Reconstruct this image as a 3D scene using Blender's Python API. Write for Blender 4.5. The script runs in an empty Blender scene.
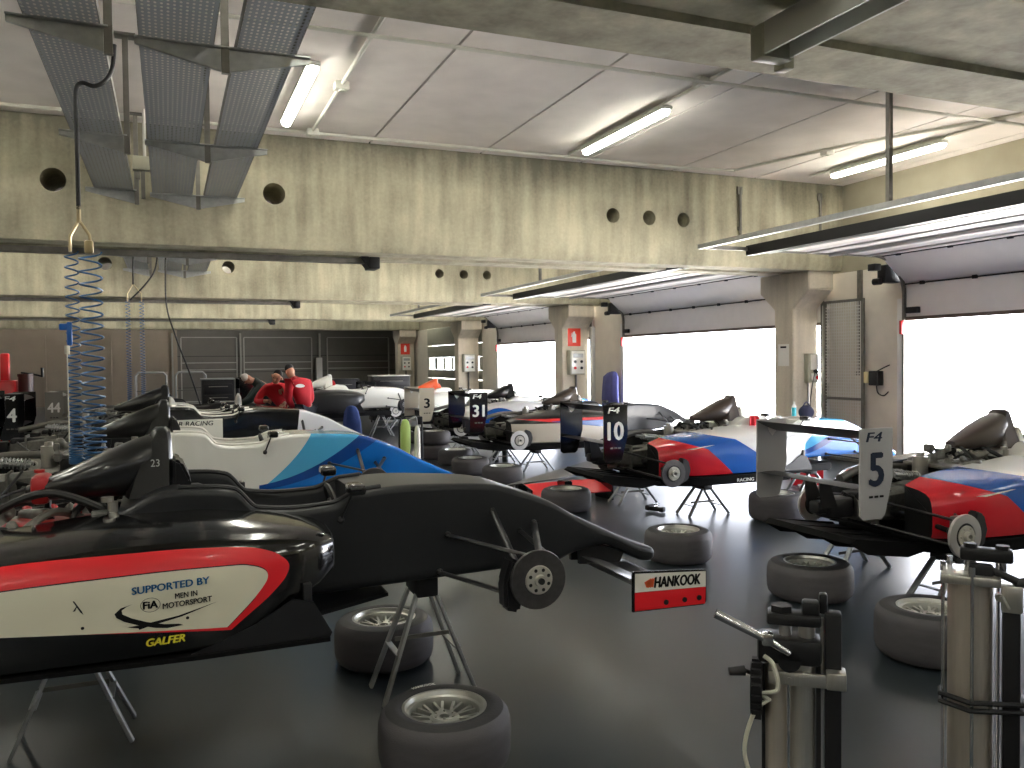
import bpy, bmesh, math, random, ast
from mathutils import Vector, Matrix
PI = math.pi
SC = bpy.context.scene
COL = SC.collection

# ------------------------------------------------------------------ materials
MATS = {}
def _nodes(name):
    m = bpy.data.materials.new(name); m.use_nodes = True
    nt = m.node_tree
    return m, nt, nt.nodes, nt.links, nt.nodes['Principled BSDF']

def srgb(r, g, b):
    f = lambda c: (c/255/12.92) if c/255 <= 0.04045 else ((c/255+0.055)/1.055)**2.4
    return (f(r), f(g), f(b), 1)

def compile_expr(nt, src, xyz):
    N, L = nt.nodes, nt.links
    def go(n):
        if isinstance(n, ast.Constant): return float(n.value)
        if isinstance(n, ast.Name): return xyz[n.id]
        if isinstance(n, ast.UnaryOp): return op('MULTIPLY', go(n.operand), -1.0)
        if isinstance(n, ast.BinOp):
            t = {ast.Add: 'ADD', ast.Sub: 'SUBTRACT', ast.Mult: 'MULTIPLY', ast.Div: 'DIVIDE'}[type(n.op)]
            return op(t, go(n.left), go(n.right))
        if isinstance(n, ast.Call):
            a = [go(q) for q in n.args]
            f = n.func.id
            if f == 'abs': return op('ABSOLUTE', a[0], 0.0)
            t = {'min': 'MINIMUM', 'max': 'MAXIMUM'}[f]
            r = a[0]
            for q in a[1:]: r = op(t, r, q)
            return r
    def op(t, a, b):
        nd = N.new('ShaderNodeMath'); nd.operation = t
        for i, v in enumerate((a, b)):
            if isinstance(v, float): nd.inputs[i].default_value = v
            else: L.new(v, nd.inputs[i])
        return nd.outputs[0]
    return go(ast.parse(src, mode='eval').body)

def mat(name, col, rough=0.5, metal=0.0, coat=0.0, var=0.0, vscale=6.0, rvar=0.0, bump=0.0, bscale=60.0, emit=None, estr=0.0, stretch=(1, 1, 1), layers=(), alpha=None, spec=None, trans=0.0, coord='Object'):
    """one procedural material: base colour, optional noise variation, bump, and hard-edged paint areas given as (expression > 0, colour)"""
    if name in MATS: return MATS[name]
    m, nt, N, L, B = _nodes(name)
    c = srgb(*col)
    B.inputs['Base Color'].default_value = c
    B.inputs['Roughness'].default_value = rough
    B.inputs['Metallic'].default_value = metal
    B.inputs['Coat Weight'].default_value = coat
    B.inputs['Coat Roughness'].default_value = 0.08
    B.inputs['Transmission Weight'].default_value = trans
    if spec is not None: B.inputs['Specular IOR Level'].default_value = spec
    if emit:
        B.inputs['Emission Color'].default_value = srgb(*emit); B.inputs['Emission Strength'].default_value = estr
    tc = N.new('ShaderNodeTexCoord'); out = None
    if layers:
        sp = N.new('ShaderNodeSeparateXYZ'); L.new(tc.outputs['Object'], sp.inputs[0])
        xyz = {'x': sp.outputs[0], 'y': sp.outputs[1], 'z': sp.outputs[2]}
        cur = None
        for ex, lc in layers:
            v = compile_expr(nt, ex, xyz)
            g = N.new('ShaderNodeMath'); g.operation = 'GREATER_THAN'; L.new(v, g.inputs[0]); g.inputs[1].default_value = 0
            mx = N.new('ShaderNodeMix'); mx.data_type = 'RGBA'
            L.new(g.outputs[0], mx.inputs[0])
            if cur is None: mx.inputs[6].default_value = c
            else: L.new(cur, mx.inputs[6])
            mx.inputs[7].default_value = srgb(*lc); cur = mx.outputs[2]
        out = cur
    if var or rvar or bump:
        mp = N.new('ShaderNodeMapping'); L.new(tc.outputs[coord], mp.inputs[0]); mp.inputs['Scale'].default_value = stretch
    if var or rvar:
        nz = N.new('ShaderNodeTexNoise'); nz.inputs['Scale'].default_value = vscale; nz.inputs['Detail'].default_value = 5
        L.new(mp.outputs[0], nz.inputs[0])
        if var:
            mr = N.new('ShaderNodeMapRange'); mr.inputs[1].default_value = 0.25; mr.inputs[2].default_value = 0.75
            mr.inputs[3].default_value = 1-var; mr.inputs[4].default_value = 1+var
            L.new(nz.outputs[0], mr.inputs[0])
            mu = N.new('ShaderNodeMix'); mu.data_type = 'RGBA'; mu.blend_type = 'MULTIPLY'; mu.inputs[0].default_value = 1
            if out is None: mu.inputs[6].default_value = c
            else: L.new(out, mu.inputs[6])
            L.new(mr.outputs[0], mu.inputs[7]); out = mu.outputs[2]
        if rvar:
            mr = N.new('ShaderNodeMapRange'); mr.inputs[3].default_value = max(0, rough-rvar); mr.inputs[4].default_value = rough+rvar
            mr.inputs[1].default_value = 0.3; mr.inputs[2].default_value = 0.7
            L.new(nz.outputs[0], mr.inputs[0]); L.new(mr.outputs[0], B.inputs['Roughness'])
    if out is not None: L.new(out, B.inputs['Base Color'])
    if bump:
        nb = N.new('ShaderNodeTexNoise'); nb.inputs['Scale'].default_value = bscale; nb.inputs['Detail'].default_value = 3
        L.new(mp.outputs[0], nb.inputs[0])
        bp = N.new('ShaderNodeBump'); bp.inputs['Strength'].default_value = bump; bp.inputs['Distance'].default_value = 0.01
        L.new(nb.outputs[0], bp.inputs['Height']); L.new(bp.outputs[0], B.inputs['Normal'])
    MATS[name] = m
    return m

def mat_concrete(name, col, dark, drip=0.5):
    """board-cast concrete with vertical weathering streaks and a sooty stain along the upper edge"""
    m, nt, N, L, B = _nodes(name)
    B.inputs['Roughness'].default_value = 0.85
    tc = N.new('ShaderNodeTexCoord')
    def noise(scale, st, det=6):
        mp = N.new('ShaderNodeMapping'); L.new(tc.outputs['Object'], mp.inputs[0]); mp.inputs['Scale'].default_value = st
        nz = N.new('ShaderNodeTexNoise'); nz.inputs['Scale'].default_value = scale; nz.inputs['Detail'].default_value = det
        L.new(mp.outputs[0], nz.inputs[0]); return nz.outputs[0]
    a = noise(1.1, (1, 1, 1)); b = noise(3.0, (2.2, 2.2, 0.25), 5); d = noise(30, (1, 1, 1), 2)
    def mth(o, p, q):
        n = N.new('ShaderNodeMath'); n.operation = o
        for i, v in enumerate((p, q)):
            if isinstance(v, float): n.inputs[i].default_value = v
            else: L.new(v, n.inputs[i])
        return n.outputs[0]
    s = mth('ADD', mth('MULTIPLY', a, 0.45), mth('ADD', mth('MULTIPLY', b, drip*.8+.1), mth('MULTIPLY', d, 0.12)))
    sp = N.new('ShaderNodeSeparateXYZ'); L.new(tc.outputs['Object'], sp.inputs[0])
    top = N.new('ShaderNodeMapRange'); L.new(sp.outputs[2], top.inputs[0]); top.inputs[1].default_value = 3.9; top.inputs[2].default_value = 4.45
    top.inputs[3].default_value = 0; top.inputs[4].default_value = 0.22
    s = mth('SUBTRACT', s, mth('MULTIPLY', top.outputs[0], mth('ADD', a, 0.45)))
    r = N.new('ShaderNodeValToRGB'); L.new(s, r.inputs[0])
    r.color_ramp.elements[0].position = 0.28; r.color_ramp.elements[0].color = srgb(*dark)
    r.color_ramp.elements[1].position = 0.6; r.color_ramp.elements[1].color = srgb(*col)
    L.new(r.outputs[0], B.inputs['Base Color'])
    bp = N.new('ShaderNodeBump'); bp.inputs['Strength'].default_value = 0.15; bp.inputs['Distance'].default_value = 0.01
    L.new(d, bp.inputs['Height']); L.new(bp.outputs[0], B.inputs['Normal'])
    return m

def mat_holes(name, col, pitch=(0.032, 0.05), r=0.008, metal=0.7):
    """perforated sheet steel: a grid of round holes cut by alpha"""
    m, nt, N, L, B = _nodes(name)
    B.inputs['Base Color'].default_value = srgb(*col); B.inputs['Metallic'].default_value = metal; B.inputs['Roughness'].default_value = 0.45
    tc = N.new('ShaderNodeTexCoord'); sp = N.new('ShaderNodeSeparateXYZ'); L.new(tc.outputs['Object'], sp.inputs[0])
    def mth(o, p, q=0.0):
        n = N.new('ShaderNodeMath'); n.operation = o
        for i, v in enumerate((p, q)):
            if isinstance(v, float): n.inputs[i].default_value = v
            else: L.new(v, n.inputs[i])
        return n.outputs[0]
    fx = mth('MULTIPLY', mth('SUBTRACT', mth('FRACT', mth('DIVIDE', sp.outputs[0], pitch[0])), 0.5), pitch[0])
    fy = mth('MULTIPLY', mth('SUBTRACT', mth('FRACT', mth('DIVIDE', sp.outputs[1], pitch[1])), 0.5), pitch[1]*0.45)
    d2 = mth('ADD', mth('MULTIPLY', fx, fx), mth('MULTIPLY', fy, fy))
    L.new(mth('GREATER_THAN', d2, r*r), B.inputs['Alpha'])
    return m

# ------------------------------------------------------------------ mesh builder
class MB:
    def __init__(s): s.v = []; s.f = []; s.mi = []; s.cur = 0
    def add(s, vs, fs, M=None):
        o = len(s.v)
        s.v += [tuple(M @ Vector(p)) if M else tuple(p) for p in vs]
        s.f += [tuple(i+o for i in f) for f in fs]; s.mi += [s.cur]*len(fs); return s
    def bm(s, b, M=None):
        b.verts.index_update()
        s.add([tuple(v.co) for v in b.verts], [tuple(v.index for v in f.verts) for f in b.faces], M); b.free(); return s
    def box(s, c, d, bev=0.0, M=None, seg=2):
        b = bmesh.new(); bmesh.ops.create_cube(b, size=1)
        for v in b.verts: v.co = Vector((v.co.x*d[0]+c[0], v.co.y*d[1]+c[1], v.co.z*d[2]+c[2]))
        if bev: bmesh.ops.bevel(b, geom=b.edges[:], offset=min(bev, min(d)*0.45), segments=seg, affect='EDGES', profile=0.5)
        return s.bm(b, M)
    def bar(s, p, q, w, h, up=(0, 0, 1), bev=0.0):
        """rectangular bar from p to q"""
        p, q = Vector(p), Vector(q); d = q-p; z = d.normalized(); u = Vector(up)
        if abs(z.dot(u)) > 0.98: u = Vector((1, 0, 0))
        x = u.cross(z).normalized(); y = z.cross(x)
        M = Matrix.Translation((p+q)/2) @ Matrix((x, y, z)).transposed().to_4x4()
        return s.box((0, 0, 0), (w, h, d.length), bev, M)
    def cyl(s, p, q, r, r2=None, n=16, cap=True):
        return s.tube([p, q], [r, r if r2 is None else r2], n, cap)
    def tube(s, pts, r, n=10, cap=True):
        P = [Vector(p) for p in pts]; R = r if isinstance(r, (list, tuple)) else [r]*len(P)
        vs, fs = [], []; x = None
        for i, p in enumerate(P):
            t = (P[min(i+1, len(P)-1)]-P[max(i-1, 0)]).normalized()
            if x is None:
                a = Vector((0, 0, 1)) if abs(t.z) < 0.9 else Vector((1, 0, 0)); x = t.cross(a).normalized()
            else:
                x = (x-t*x.dot(t)); x = x.normalized() if x.length > 1e-6 else t.orthogonal().normalized()
            y = t.cross(x)
            for k in range(n):
                a = 2*PI*k/n; vs.append(p+(x*math.cos(a)+y*math.sin(a))*R[i])
        for i in range(len(P)-1):
            for k in range(n):
                k2 = (k+1) % n; fs.append((i*n+k, i*n+k2, (i+1)*n+k2, (i+1)*n+k))
        if cap: fs.append(tuple(range(n-1, -1, -1))); fs.append(tuple((len(P)-1)*n+k for k in range(n)))
        return s.add(vs, fs)
    def lathe(s, prof, n=32, M=None, close=False):
        """profile (radius, height) turned about z"""
        vs, fs = [], []; m = len(prof)
        for k in range(n):
            a = 2*PI*k/n
            for r, z in prof: vs.append((r*math.cos(a), r*math.sin(a), z))
        for k in range(n):
            k2 = (k+1) % n
            for i in range(m if close else m-1):
                j = (i+1) % m
                if prof[i][0] < 1e-6 and prof[j][0] < 1e-6: continue
                fs.append((k*m+i, k2*m+i, k2*m+j, k*m+j))
        return s.add(vs, fs, M)
    def loft(s, secs, closed=True, cap=True):
        vs, fs = [], []; n = len(secs[0])
        for q in secs: vs += q
        for i in range(len(secs)-1):
            for k in range(n if closed else n-1):
                k2 = (k+1) % n; fs.append((i*n+k, i*n+k2, (i+1)*n+k2, (i+1)*n+k))
        if cap: fs.append(tuple(range(n-1, -1, -1))); fs.append(tuple((len(secs)-1)*n+k for k in range(n)))
        return s.add(vs, fs)
    def prism(s, poly, a, b, axis='y', bev=0.0):
        """outline extruded from a to b; outline coords are (x,z) for axis y, (x,y) for z, (y,z) for x"""
        f = {'y': lambda u, v, w: (u, w, v), 'z': lambda u, v, w: (u, v, w), 'x': lambda u, v, w: (w, u, v)}[axis]
        n = len(poly); bm = bmesh.new()
        A = [bm.verts.new(f(u, v, a)) for u, v in poly]; Bv = [bm.verts.new(f(u, v, b)) for u, v in poly]
        bm.faces.new(A); bm.faces.new(Bv[::-1])
        for i in range(n): bm.faces.new((A[i], Bv[i], Bv[(i+1) % n], A[(i+1) % n]))
        bmesh.ops.recalc_face_normals(bm, faces=bm.faces[:])
        if bev: bmesh.ops.bevel(bm, geom=bm.edges[:], offset=bev, segments=2, affect='EDGES')
        return s.bm(bm)
    def sphere(s, c, r, sc=(1, 1, 1), n=16):
        b = bmesh.new(); bmesh.ops.create_uvsphere(b, u_segments=n, v_segments=max(6, n//2), radius=r)
        for v in b.verts: v.co = Vector((v.co.x*sc[0]+c[0], v.co.y*sc[1]+c[1], v.co.z*sc[2]+c[2]))
        return s.bm(b)
    def build(s, name, ms, parent=None, smooth=40, loc=None, rotz=0, flat=False):
        me = bpy.data.meshes.new(name); me.from_pydata(s.v, [], s.f)
        b = bmesh.new(); b.from_mesh(me); bmesh.ops.recalc_face_normals(b, faces=b.faces[:]); b.to_mesh(me); b.free()
        for q in (ms if isinstance(ms, (list, tuple)) else [ms]): me.materials.append(q)
        if max(s.mi, default=0): me.polygons.foreach_set('material_index', s.mi)
        if smooth: me.shade_smooth(); me.set_sharp_from_angle(angle=math.radians(smooth))
        o = bpy.data.objects.new(name, me); COL.objects.link(o)
        if flat: md = o.modifiers.new('normals', 'WEIGHTED_NORMAL'); md.keep_sharp = True; md.weight = 100
        if parent: o.parent = parent
        if loc: o.location = loc
        if rotz: o.rotation_euler.z = rotz
        return o

def tag(o, label=None, cat=None, group=None, kind=None):
    if label: o['label'] = label
    if cat: o['category'] = cat
    if group: o['group'] = group
    if kind: o['kind'] = kind
    return o
def thing(name, label, cat, loc=(0, 0, 0), rotz=0, group=None):
    o = bpy.data.objects.new(name, None); COL.objects.link(o); o.location = loc; o.rotation_euler.z = rotz
    o.empty_display_size = 0.1
    return tag(o, label, cat, group)
def struct(o, label=None, cat=None): return tag(o, label, cat, None, 'structure')
def copy_tree(o, parent=None):
    c = o.copy(); COL.objects.link(c); c.parent = parent
    for ch in list(o.children): copy_tree(ch, c)
    return c
def interp(tab, x, k):
    """smooth interpolation in a table of rows (x, a, b, ...)"""
    n = len(tab)
    if x <= tab[0][0]: return tab[0][k]
    if x >= tab[-1][0]: return tab[-1][k]
    i = max(j for j in range(n) if tab[j][0] <= x); i = min(i, n-2)
    def sl(j):
        if j <= 0 or j >= n-1: return 0 if j < 0 or j >= n else ((tab[1][k]-tab[0][k])/(tab[1][0]-tab[0][0]) if j == 0 else (tab[-1][k]-tab[-2][k])/(tab[-1][0]-tab[-2][0]))
        a = (tab[j][k]-tab[j-1][k])/(tab[j][0]-tab[j-1][0]); b = (tab[j+1][k]-tab[j][k])/(tab[j+1][0]-tab[j][0])
        return 0 if a*b <= 0 else 2*a*b/(a+b)
    h = tab[i+1][0]-tab[i][0]; t = (x-tab[i][0])/h
    return (2*t**3-3*t*t+1)*tab[i][k]+(t**3-2*t*t+t)*h*sl(i)+(-2*t**3+3*t*t)*tab[i+1][k]+(t**3-t*t)*h*sl(i+1)

_TXT = {}
def text2d(s, bold=0.0, shear=0.0, spacing=1.0):
    """letters as flat faces, unit height capitals, origin lower left; returns verts, faces, width"""
    key = (s, bold, shear, spacing)
    if key in _TXT: return _TXT[key]
    cu = bpy.data.curves.new('lettering', 'FONT'); cu.body = s; cu.shear = shear; cu.resolution_u = 3; cu.space_character = spacing
    ob = bpy.data.objects.new('lettering', cu); COL.objects.link(ob)
    dg = bpy.context.evaluated_depsgraph_get(); dg.update()
    me = bpy.data.meshes.new_from_object(ob.evaluated_get(dg))
    vs = [(v.co.x, v.co.y) for v in me.vertices]; fs = [tuple(p.vertices) for p in me.polygons]
    bpy.data.objects.remove(ob); bpy.data.curves.remove(cu); bpy.data.meshes.remove(me)
    x0 = min(v[0] for v in vs); x1 = max(v[0] for v in vs); y0 = min(v[1] for v in vs); y1 = max(v[1] for v in vs)
    h = y1-y0
    P0 = [((x-x0)/h, (y-y0)/h) for x, y in vs]; F0 = list(fs); P1, F1 = [], []
    for dx, dy in (((0, 0), (bold, 0), (2*bold, 0), (bold, bold*.5), (bold, -bold*.5)) if bold else ((0, 0),)):
        o_ = len(P1); P1 += [(x+dx, y+dy) for x, y in P0]; F1 += [tuple(i+o_ for i in f) for f in F0]
    r = (P1, F1, (x1-x0)/h+2*bold, len(P0))
    _TXT[key] = r; return r
def lettering(name, s, fn, w, h, m, parent, bold=0.0, shear=0.0, spacing=1.0):
    """text w wide, h high mapped through fn(u,v) -> point"""
    vs, fs, tw, n0 = text2d(s, bold, shear, spacing)
    out = []
    for i, (x, y) in enumerate(vs):
        p = Vector(fn(x/tw*w, y*h)); k = i//n0
        if k:
            nr = (Vector(fn(x/tw*w+1e-3, y*h))-p).cross(Vector(fn(x/tw*w, y*h+1e-3))-p).normalized(); p = p+nr*.0004*k
        out.append(p)
    b = MB(); b.add(out, fs)
    return b.build(name, m, parent, smooth=0)
def decal(name, poly, fn, m, parent, step=0.06):
    """a sticker with outline poly (u,v) laid on a curved surface fn(u,v)"""
    bm = bmesh.new(); bm.faces.new([bm.verts.new((u, v, 0)) for u, v in poly])
    for ax in (0, 1):
        lo = min(p[ax] for p in poly); hi = max(p[ax] for p in poly); t = lo+step
        while t < hi-0.005:
            n = [0, 0, 0]; n[ax] = 1; c = [0, 0, 0]; c[ax] = t
            bmesh.ops.bisect_plane(bm, geom=bm.verts[:]+bm.edges[:]+bm.faces[:], plane_co=c, plane_no=n, dist=1e-6); t += step
    bmesh.ops.triangulate(bm, faces=bm.faces[:])
    for v in bm.verts: v.co = Vector(fn(v.co.x, v.co.y))
    b = MB(); b.bm(bm); return b.build(name, m, parent, smooth=40)
def spline(pts, n=8):
    P = [Vector(p) for p in pts]; out = []
    for i in range(len(P)-1):
        a, b, c, d = P[max(i-1, 0)], P[i], P[i+1], P[min(i+2, len(P)-1)]
        for k in range(n):
            t = k/n
            out.append(0.5*((2*b)+(c-a)*t+(2*a-5*b+4*c-d)*t*t+(3*b-a-3*c+d)*t**3))
    return out+[P[-1]]

# ------------------------------------------------------------------ palette
M_floor = None
def make_floor_mat():
    m, nt, N, L, B = _nodes('grey_epoxy_floor')
    tc = N.new('ShaderNodeTexCoord')
    def nz(scale, det):
        n = N.new('ShaderNodeTexNoise'); n.inputs['Scale'].default_value = scale; n.inputs['Detail'].default_value = det
        L.new(tc.outputs['Object'], n.inputs[0]); return n.outputs[0]
    a, b = nz(0.9, 4), nz(3, 3)
    r = N.new('ShaderNodeValToRGB'); L.new(a, r.inputs[0])
    r.color_ramp.elements[0].position = .3; r.color_ramp.elements[0].color = srgb(32, 39, 43)
    r.color_ramp.elements[1].position = .72; r.color_ramp.elements[1].color = srgb(41, 48, 52)
    L.new(r.outputs[0], B.inputs['Base Color'])
    mr = N.new('ShaderNodeMapRange'); L.new(b, mr.inputs[0]); mr.inputs[1].default_value = .3; mr.inputs[2].default_value = .7
    mr.inputs[3].default_value = .31; mr.inputs[4].default_value = .31; B.inputs['Specular IOR Level'].default_value = .72; L.new(mr.outputs[0], B.inputs['Roughness'])
    return m
M_floor = make_floor_mat()
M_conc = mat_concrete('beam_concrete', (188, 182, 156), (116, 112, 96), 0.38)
M_conc2 = mat_concrete('column_concrete', (222, 211, 192), (170, 162, 146), 0.3)
M_ceil = mat('ceiling_panel_concrete', (212, 205, 198), .9, var=.1, vscale=2.2, bump=.1, bscale=40)
M_dark = mat('dark_gap', (22, 22, 22), .9)
M_wallr = mat('side_wall_render', (206, 199, 186), .85, var=.08, vscale=3)
M_beige = mat('beige_panel_wall', (176, 162, 144), .7, var=.06, vscale=2)
M_backgrey = mat('grey_sectional_panels', (124, 120, 112), .55, var=.06, vscale=3, layers=[('0.012-abs(z-1.3)', (60, 60, 57)), ('0.012-abs(z-2.0)', (60, 60, 57)), ('0.012-abs(z-0.65)', (60, 60, 57))])
M_white_tube = mat('white_painted_frame', (196, 194, 184), .5)
M_galv = mat('galvanised_steel', (168, 170, 170), .42, .8, var=.12, vscale=20)
M_galvd = mat('dull_galvanised_steel', (120, 118, 112), .5, .6, var=.15, vscale=14)
M_tray = mat_holes('perforated_tray_steel', (150, 154, 158), metal=.3)
M_doorp = mat('pale_door_panel', (226, 221, 216), .5, var=.03, vscale=5)
M_rib = mat('aluminium_door_rib', (190, 188, 186), .38, .5)
M_blackst = mat('black_steel', (30, 30, 32), .45, .3)
M_chrome = mat('bright_steel', (215, 215, 215), .18, 1)
M_alu = mat('brushed_aluminium', (200, 198, 192), .32, .9, var=.08, vscale=30, stretch=(8, 8, .3))
M_aluwarm = mat('anodised_cylinder', (205, 196, 184), .35, .8, var=.06, vscale=20, stretch=(6, 6, .3))
M_rubber = mat('tyre_rubber', (40, 39, 40), .6, var=.15, vscale=14, bump=.12, bscale=90)
M_tread = mat('scrubbed_tyre_tread', (74, 71, 74), .62, var=.14, vscale=7, stretch=(1, 1, 4), bump=.15, bscale=120)
M_rim = mat('silver_rim', (196, 196, 190), .3, .85)
M_carbon = mat('carbon_fibre', (15, 15, 16), .3, .0, coat=.35, var=.2, vscale=220, stretch=(1, 1, 1))
M_blackgloss = mat('gloss_black_paint', (13, 13, 14), .13, coat=.8)
M_blackmatte = mat('satin_black_carbon', (24, 24, 26), .38, coat=.15, var=.12, vscale=160)
M_black = mat('black_plastic', (20, 20, 21), .5)
M_white = mat('white_paint', (232, 230, 222), .25, coat=.4)
M_red = mat('red_paint', (214, 30, 38), .3, coat=.3)
M_orange = mat('orange_paint', (232, 96, 50), .35)
M_blue = mat('blue_paint', (22, 98, 190), .3, coat=.3)
M_cream = mat('cream_vinyl', (226, 222, 200), .3, coat=.2, var=.02, vscale=6)
M_decred = mat('red_vinyl', (236, 34, 44), .3, coat=.3)
M_decblue = mat('blue_lettering', (28, 92, 140), .6, spec=.2)
M_decblack = mat('black_lettering', (16, 16, 18), .6, spec=.2)
M_decwhite = mat('white_lettering', (236, 236, 232), .4)
M_decyel = mat('yellow_lettering', (226, 214, 60), .4)
M_decnavy = mat('navy_lettering', (40, 48, 66), .7, spec=.15)
M_engine = mat('cast_alloy_engine', (124, 123, 118), .45, .7, var=.3, vscale=24, bump=.3, bscale=40)
M_engdark = mat('dark_engine_parts', (30, 30, 31), .45, .4, var=.35, vscale=30)
M_gold = mat('brass_fitting', (186, 172, 138), .35, .9)
M_hose = mat('black_rubber_hose', (18, 18, 18), .5)
M_bluehose = mat('blue_polyurethane_hose', (48, 92, 138), .3, coat=.3)
M_lamp = mat('lit_tube_diffuser', (255, 255, 255), .4, emit=(255, 254, 240), estr=29)
M_lampbody = mat('grey_lamp_housing', (196, 196, 188), .5)
M_greybox = mat('grey_plastic_box', (170, 168, 150), .5)
M_skin = mat('skin', (196, 142, 116), .55)
M_hair = mat('dark_hair', (24, 19, 17), .6)
M_jred = mat('red_work_jacket', (196, 22, 40), .75, var=.12, vscale=8, bump=.3, bscale=18)
M_jgreen = mat('dark_green_jacket', (34, 54, 54), .8, var=.1, vscale=8, bump=.3, bscale=18)
M_denim = mat('blue_work_trousers', (48, 74, 140), .8, var=.12, vscale=10, bump=.2, bscale=25)
M_trou = mat('grey_trousers', (52, 56, 66), .8)
M_disc = mat('machined_brake_disc', (205, 202, 200), .35, .7)
M_discdark = mat('dark_brake_disc', (84, 82, 82), .42, .7, var=.15, vscale=40)
M_hub = mat('machined_hub', (205, 202, 192), .35, .6)
M_redengine = mat('red_engine_cover', (176, 22, 26), .35, coat=.2)
M_wire = mat('wire_mesh', (214, 212, 206), .5, .1)
M_out = mat('pale_paddock_concrete', (205, 202, 198), .9, var=.05, vscale=.6)
M_glassw = mat('white_window_glass', (245, 245, 245), .1, trans=1.0)

# ------------------------------------------------------------------ the room
XL, XR, Y0, YB, ZC, BAY = -9.0, 10.0, -13.9, 38.5, 4.38, 8.1
ZB = 3.03
b = MB(); b.box(((XL+XR)/2+.1, (Y0+YB)/2, -.1), (XR-XL+.2, YB-Y0, .2))
struct(b.build('floor', M_floor, smooth=0), 'dark grey glossy painted concrete garage floor', 'floor')
b = MB(); b.box((40.2, 14, -.13), (60, 140, .22))
struct(b.build('paddock_ground', M_out, smooth=0), 'pale sunlit concrete outside the open doors', 'ground')

# ceiling of long precast planks with open joints between them
b = MB(); x = 2.38-1.475*8; edges = []
while x < XR+1.5: edges.append(x); x += 1.475
for i in range(len(edges)-1):
    lo, hi = max(edges[i], XL), min(edges[i+1], XR)
    if hi-lo < .05: continue
    lo, hi = (lo if lo > XL else lo-.2), (hi if hi < XR else hi+.2)
    for k in range(-3, 4):
        ya = max(Y0, 11.45+BAY*(k-1)); yb = min(YB, 10.35+BAY*k)
        if yb > ya: b.box(((lo+hi)/2, (ya+yb)/2, ZC+.06), (hi-lo-.026, yb-ya, .12))
b.cur = 1; b.box(((XL+XR)/2+.1, (Y0+YB)/2, ZC+.2), (XR-XL+.4, YB-Y0, .16))
struct(b.build('ceiling', [M_ceil, M_dark], smooth=0), 'grey precast concrete plank ceiling with dark joints', 'ceiling')

HOLES = [(-1.11, .13), (1.22, .13), (5.83, .105), (6.42, .105), (7.0, .105)]
def beam(k):
    ya, yb = 10.35+BAY*k, 11.45+BAY*k
    bm = bmesh.new(); outl = [(ya, ZC), (ya, ZB+.1), (ya+.04, ZB), (ya+.42, ZB), (ya+.44, ZB+.03), (yb-.44, ZB+.03), (yb-.42, ZB), (yb-.04, ZB), (yb, ZB+.1), (yb, ZC)]
    m_ = MB(); m_.prism(outl, XL, XR, 'x')
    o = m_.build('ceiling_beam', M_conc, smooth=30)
    if k in (0, 1, 2):
        c = MB()
        for hx, r in HOLES: c.cyl((hx, ya-.3, 3.68), (hx, yb+.3, 3.68), r, n=28)
        co = c.build('cutter', M_conc)
        md = o.modifiers.new('cut', 'BOOLEAN'); md.object = co; md.solver = 'EXACT'; md.operation = 'DIFFERENCE'
        dg = bpy.context.evaluated_depsgraph_get(); dg.update()
        me = bpy.data.meshes.new_from_object(o.evaluated_get(dg)); o.modifiers.clear(); o.data = me
        bpy.data.objects.remove(co)
        me.shade_smooth(); me.set_sharp_from_angle(angle=math.radians(30))
    return o
BL = {-1: 'stained concrete roof beam overhead at the top right corner', 0: 'weathered concrete roof beam crossing above the nearest rows of cars, five round holes', 1: 'second concrete roof beam, with five round holes, behind the nearest full one', 2: 'third concrete roof beam, seen low behind the second', 3: 'last concrete roof beam in front of the back wall'}
for k in range(-2, 4): struct(beam(k), BL.get(k, 'concrete roof beam behind the viewpoint'), 'beam')

def column(k):
    yc = 11.03+BAY*k; m_ = MB()
    xa = 9.4 if k < 1 else 9.17
    m_.prism([(yc-.225, 0), (yc-.225, 2.45), (yc-.59, 2.74), (yc-.59, ZB), (yc+.59, ZB), (yc+.59, 2.74), (yc+.225, 2.45), (yc+.225, 0)], xa, 9.9, 'x', .012)
    return struct(m_.build('column', M_conc2, smooth=30), {0: 'concrete column with flared head nearest the camera, socket box on it', 1: 'concrete column with a red fire sign on it', 2: 'third concrete column along the doors', 3: 'far concrete column by the back wall'}.get(k, 'concrete column behind the viewpoint'), 'column')
for k in range(-2, 4): column(k)

# wall with the door openings
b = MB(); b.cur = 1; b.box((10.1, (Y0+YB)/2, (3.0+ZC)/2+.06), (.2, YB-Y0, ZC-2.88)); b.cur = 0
for k in range(-3, 4):
    lo, hi = max(9.1+BAY*k, Y0), min(10.7+BAY*k, YB)
    if hi > lo: b.box((10.1, (lo+hi)/2, 1.5), (.2, hi-lo, 3.0))
b.box((10.1, (35+YB)/2, 1.5), (.2, YB-35, 3.0))
struct(b.build('wall_right', [M_wallr, mat('lintel_shade_tone', (150, 144, 124), .9, var=.1, vscale=3)], smooth=0), 'pale rendered wall between the garage doors', 'wall')  # wall above the doors gets a darker colour to stand in for shade
b = MB(); b.box((XL-.1, (Y0+YB)/2, ZC/2+.06), (.2, YB-Y0, ZC+.12))
struct(b.build('wall_left', M_beige, smooth=0), 'beige panelled side wall', 'wall')
b = MB(); b.box(((XL+XR)/2, Y0-.1, ZC/2), (XR-XL, .2, ZC)); struct(b.build('wall_front', M_beige, smooth=0), 'beige wall behind the viewpoint', 'wall')
b = MB(); b.box((-4.3, YB+.1, ZC/2), (9.4, .2, ZC)); b.cur = 1; b.box((5.25, YB+.1, ZC/2), (9.7, .2, ZC))
b.cur = 0
for xx in (-6.9, -4.6, -2.2): b.box((xx, YB-.03, 1.45), (.12, .06, 2.9))
for zz in (.35, 1.75, 2.72): b.box((-4.3, YB-.015, zz), (9.2, .03, .05))
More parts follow.
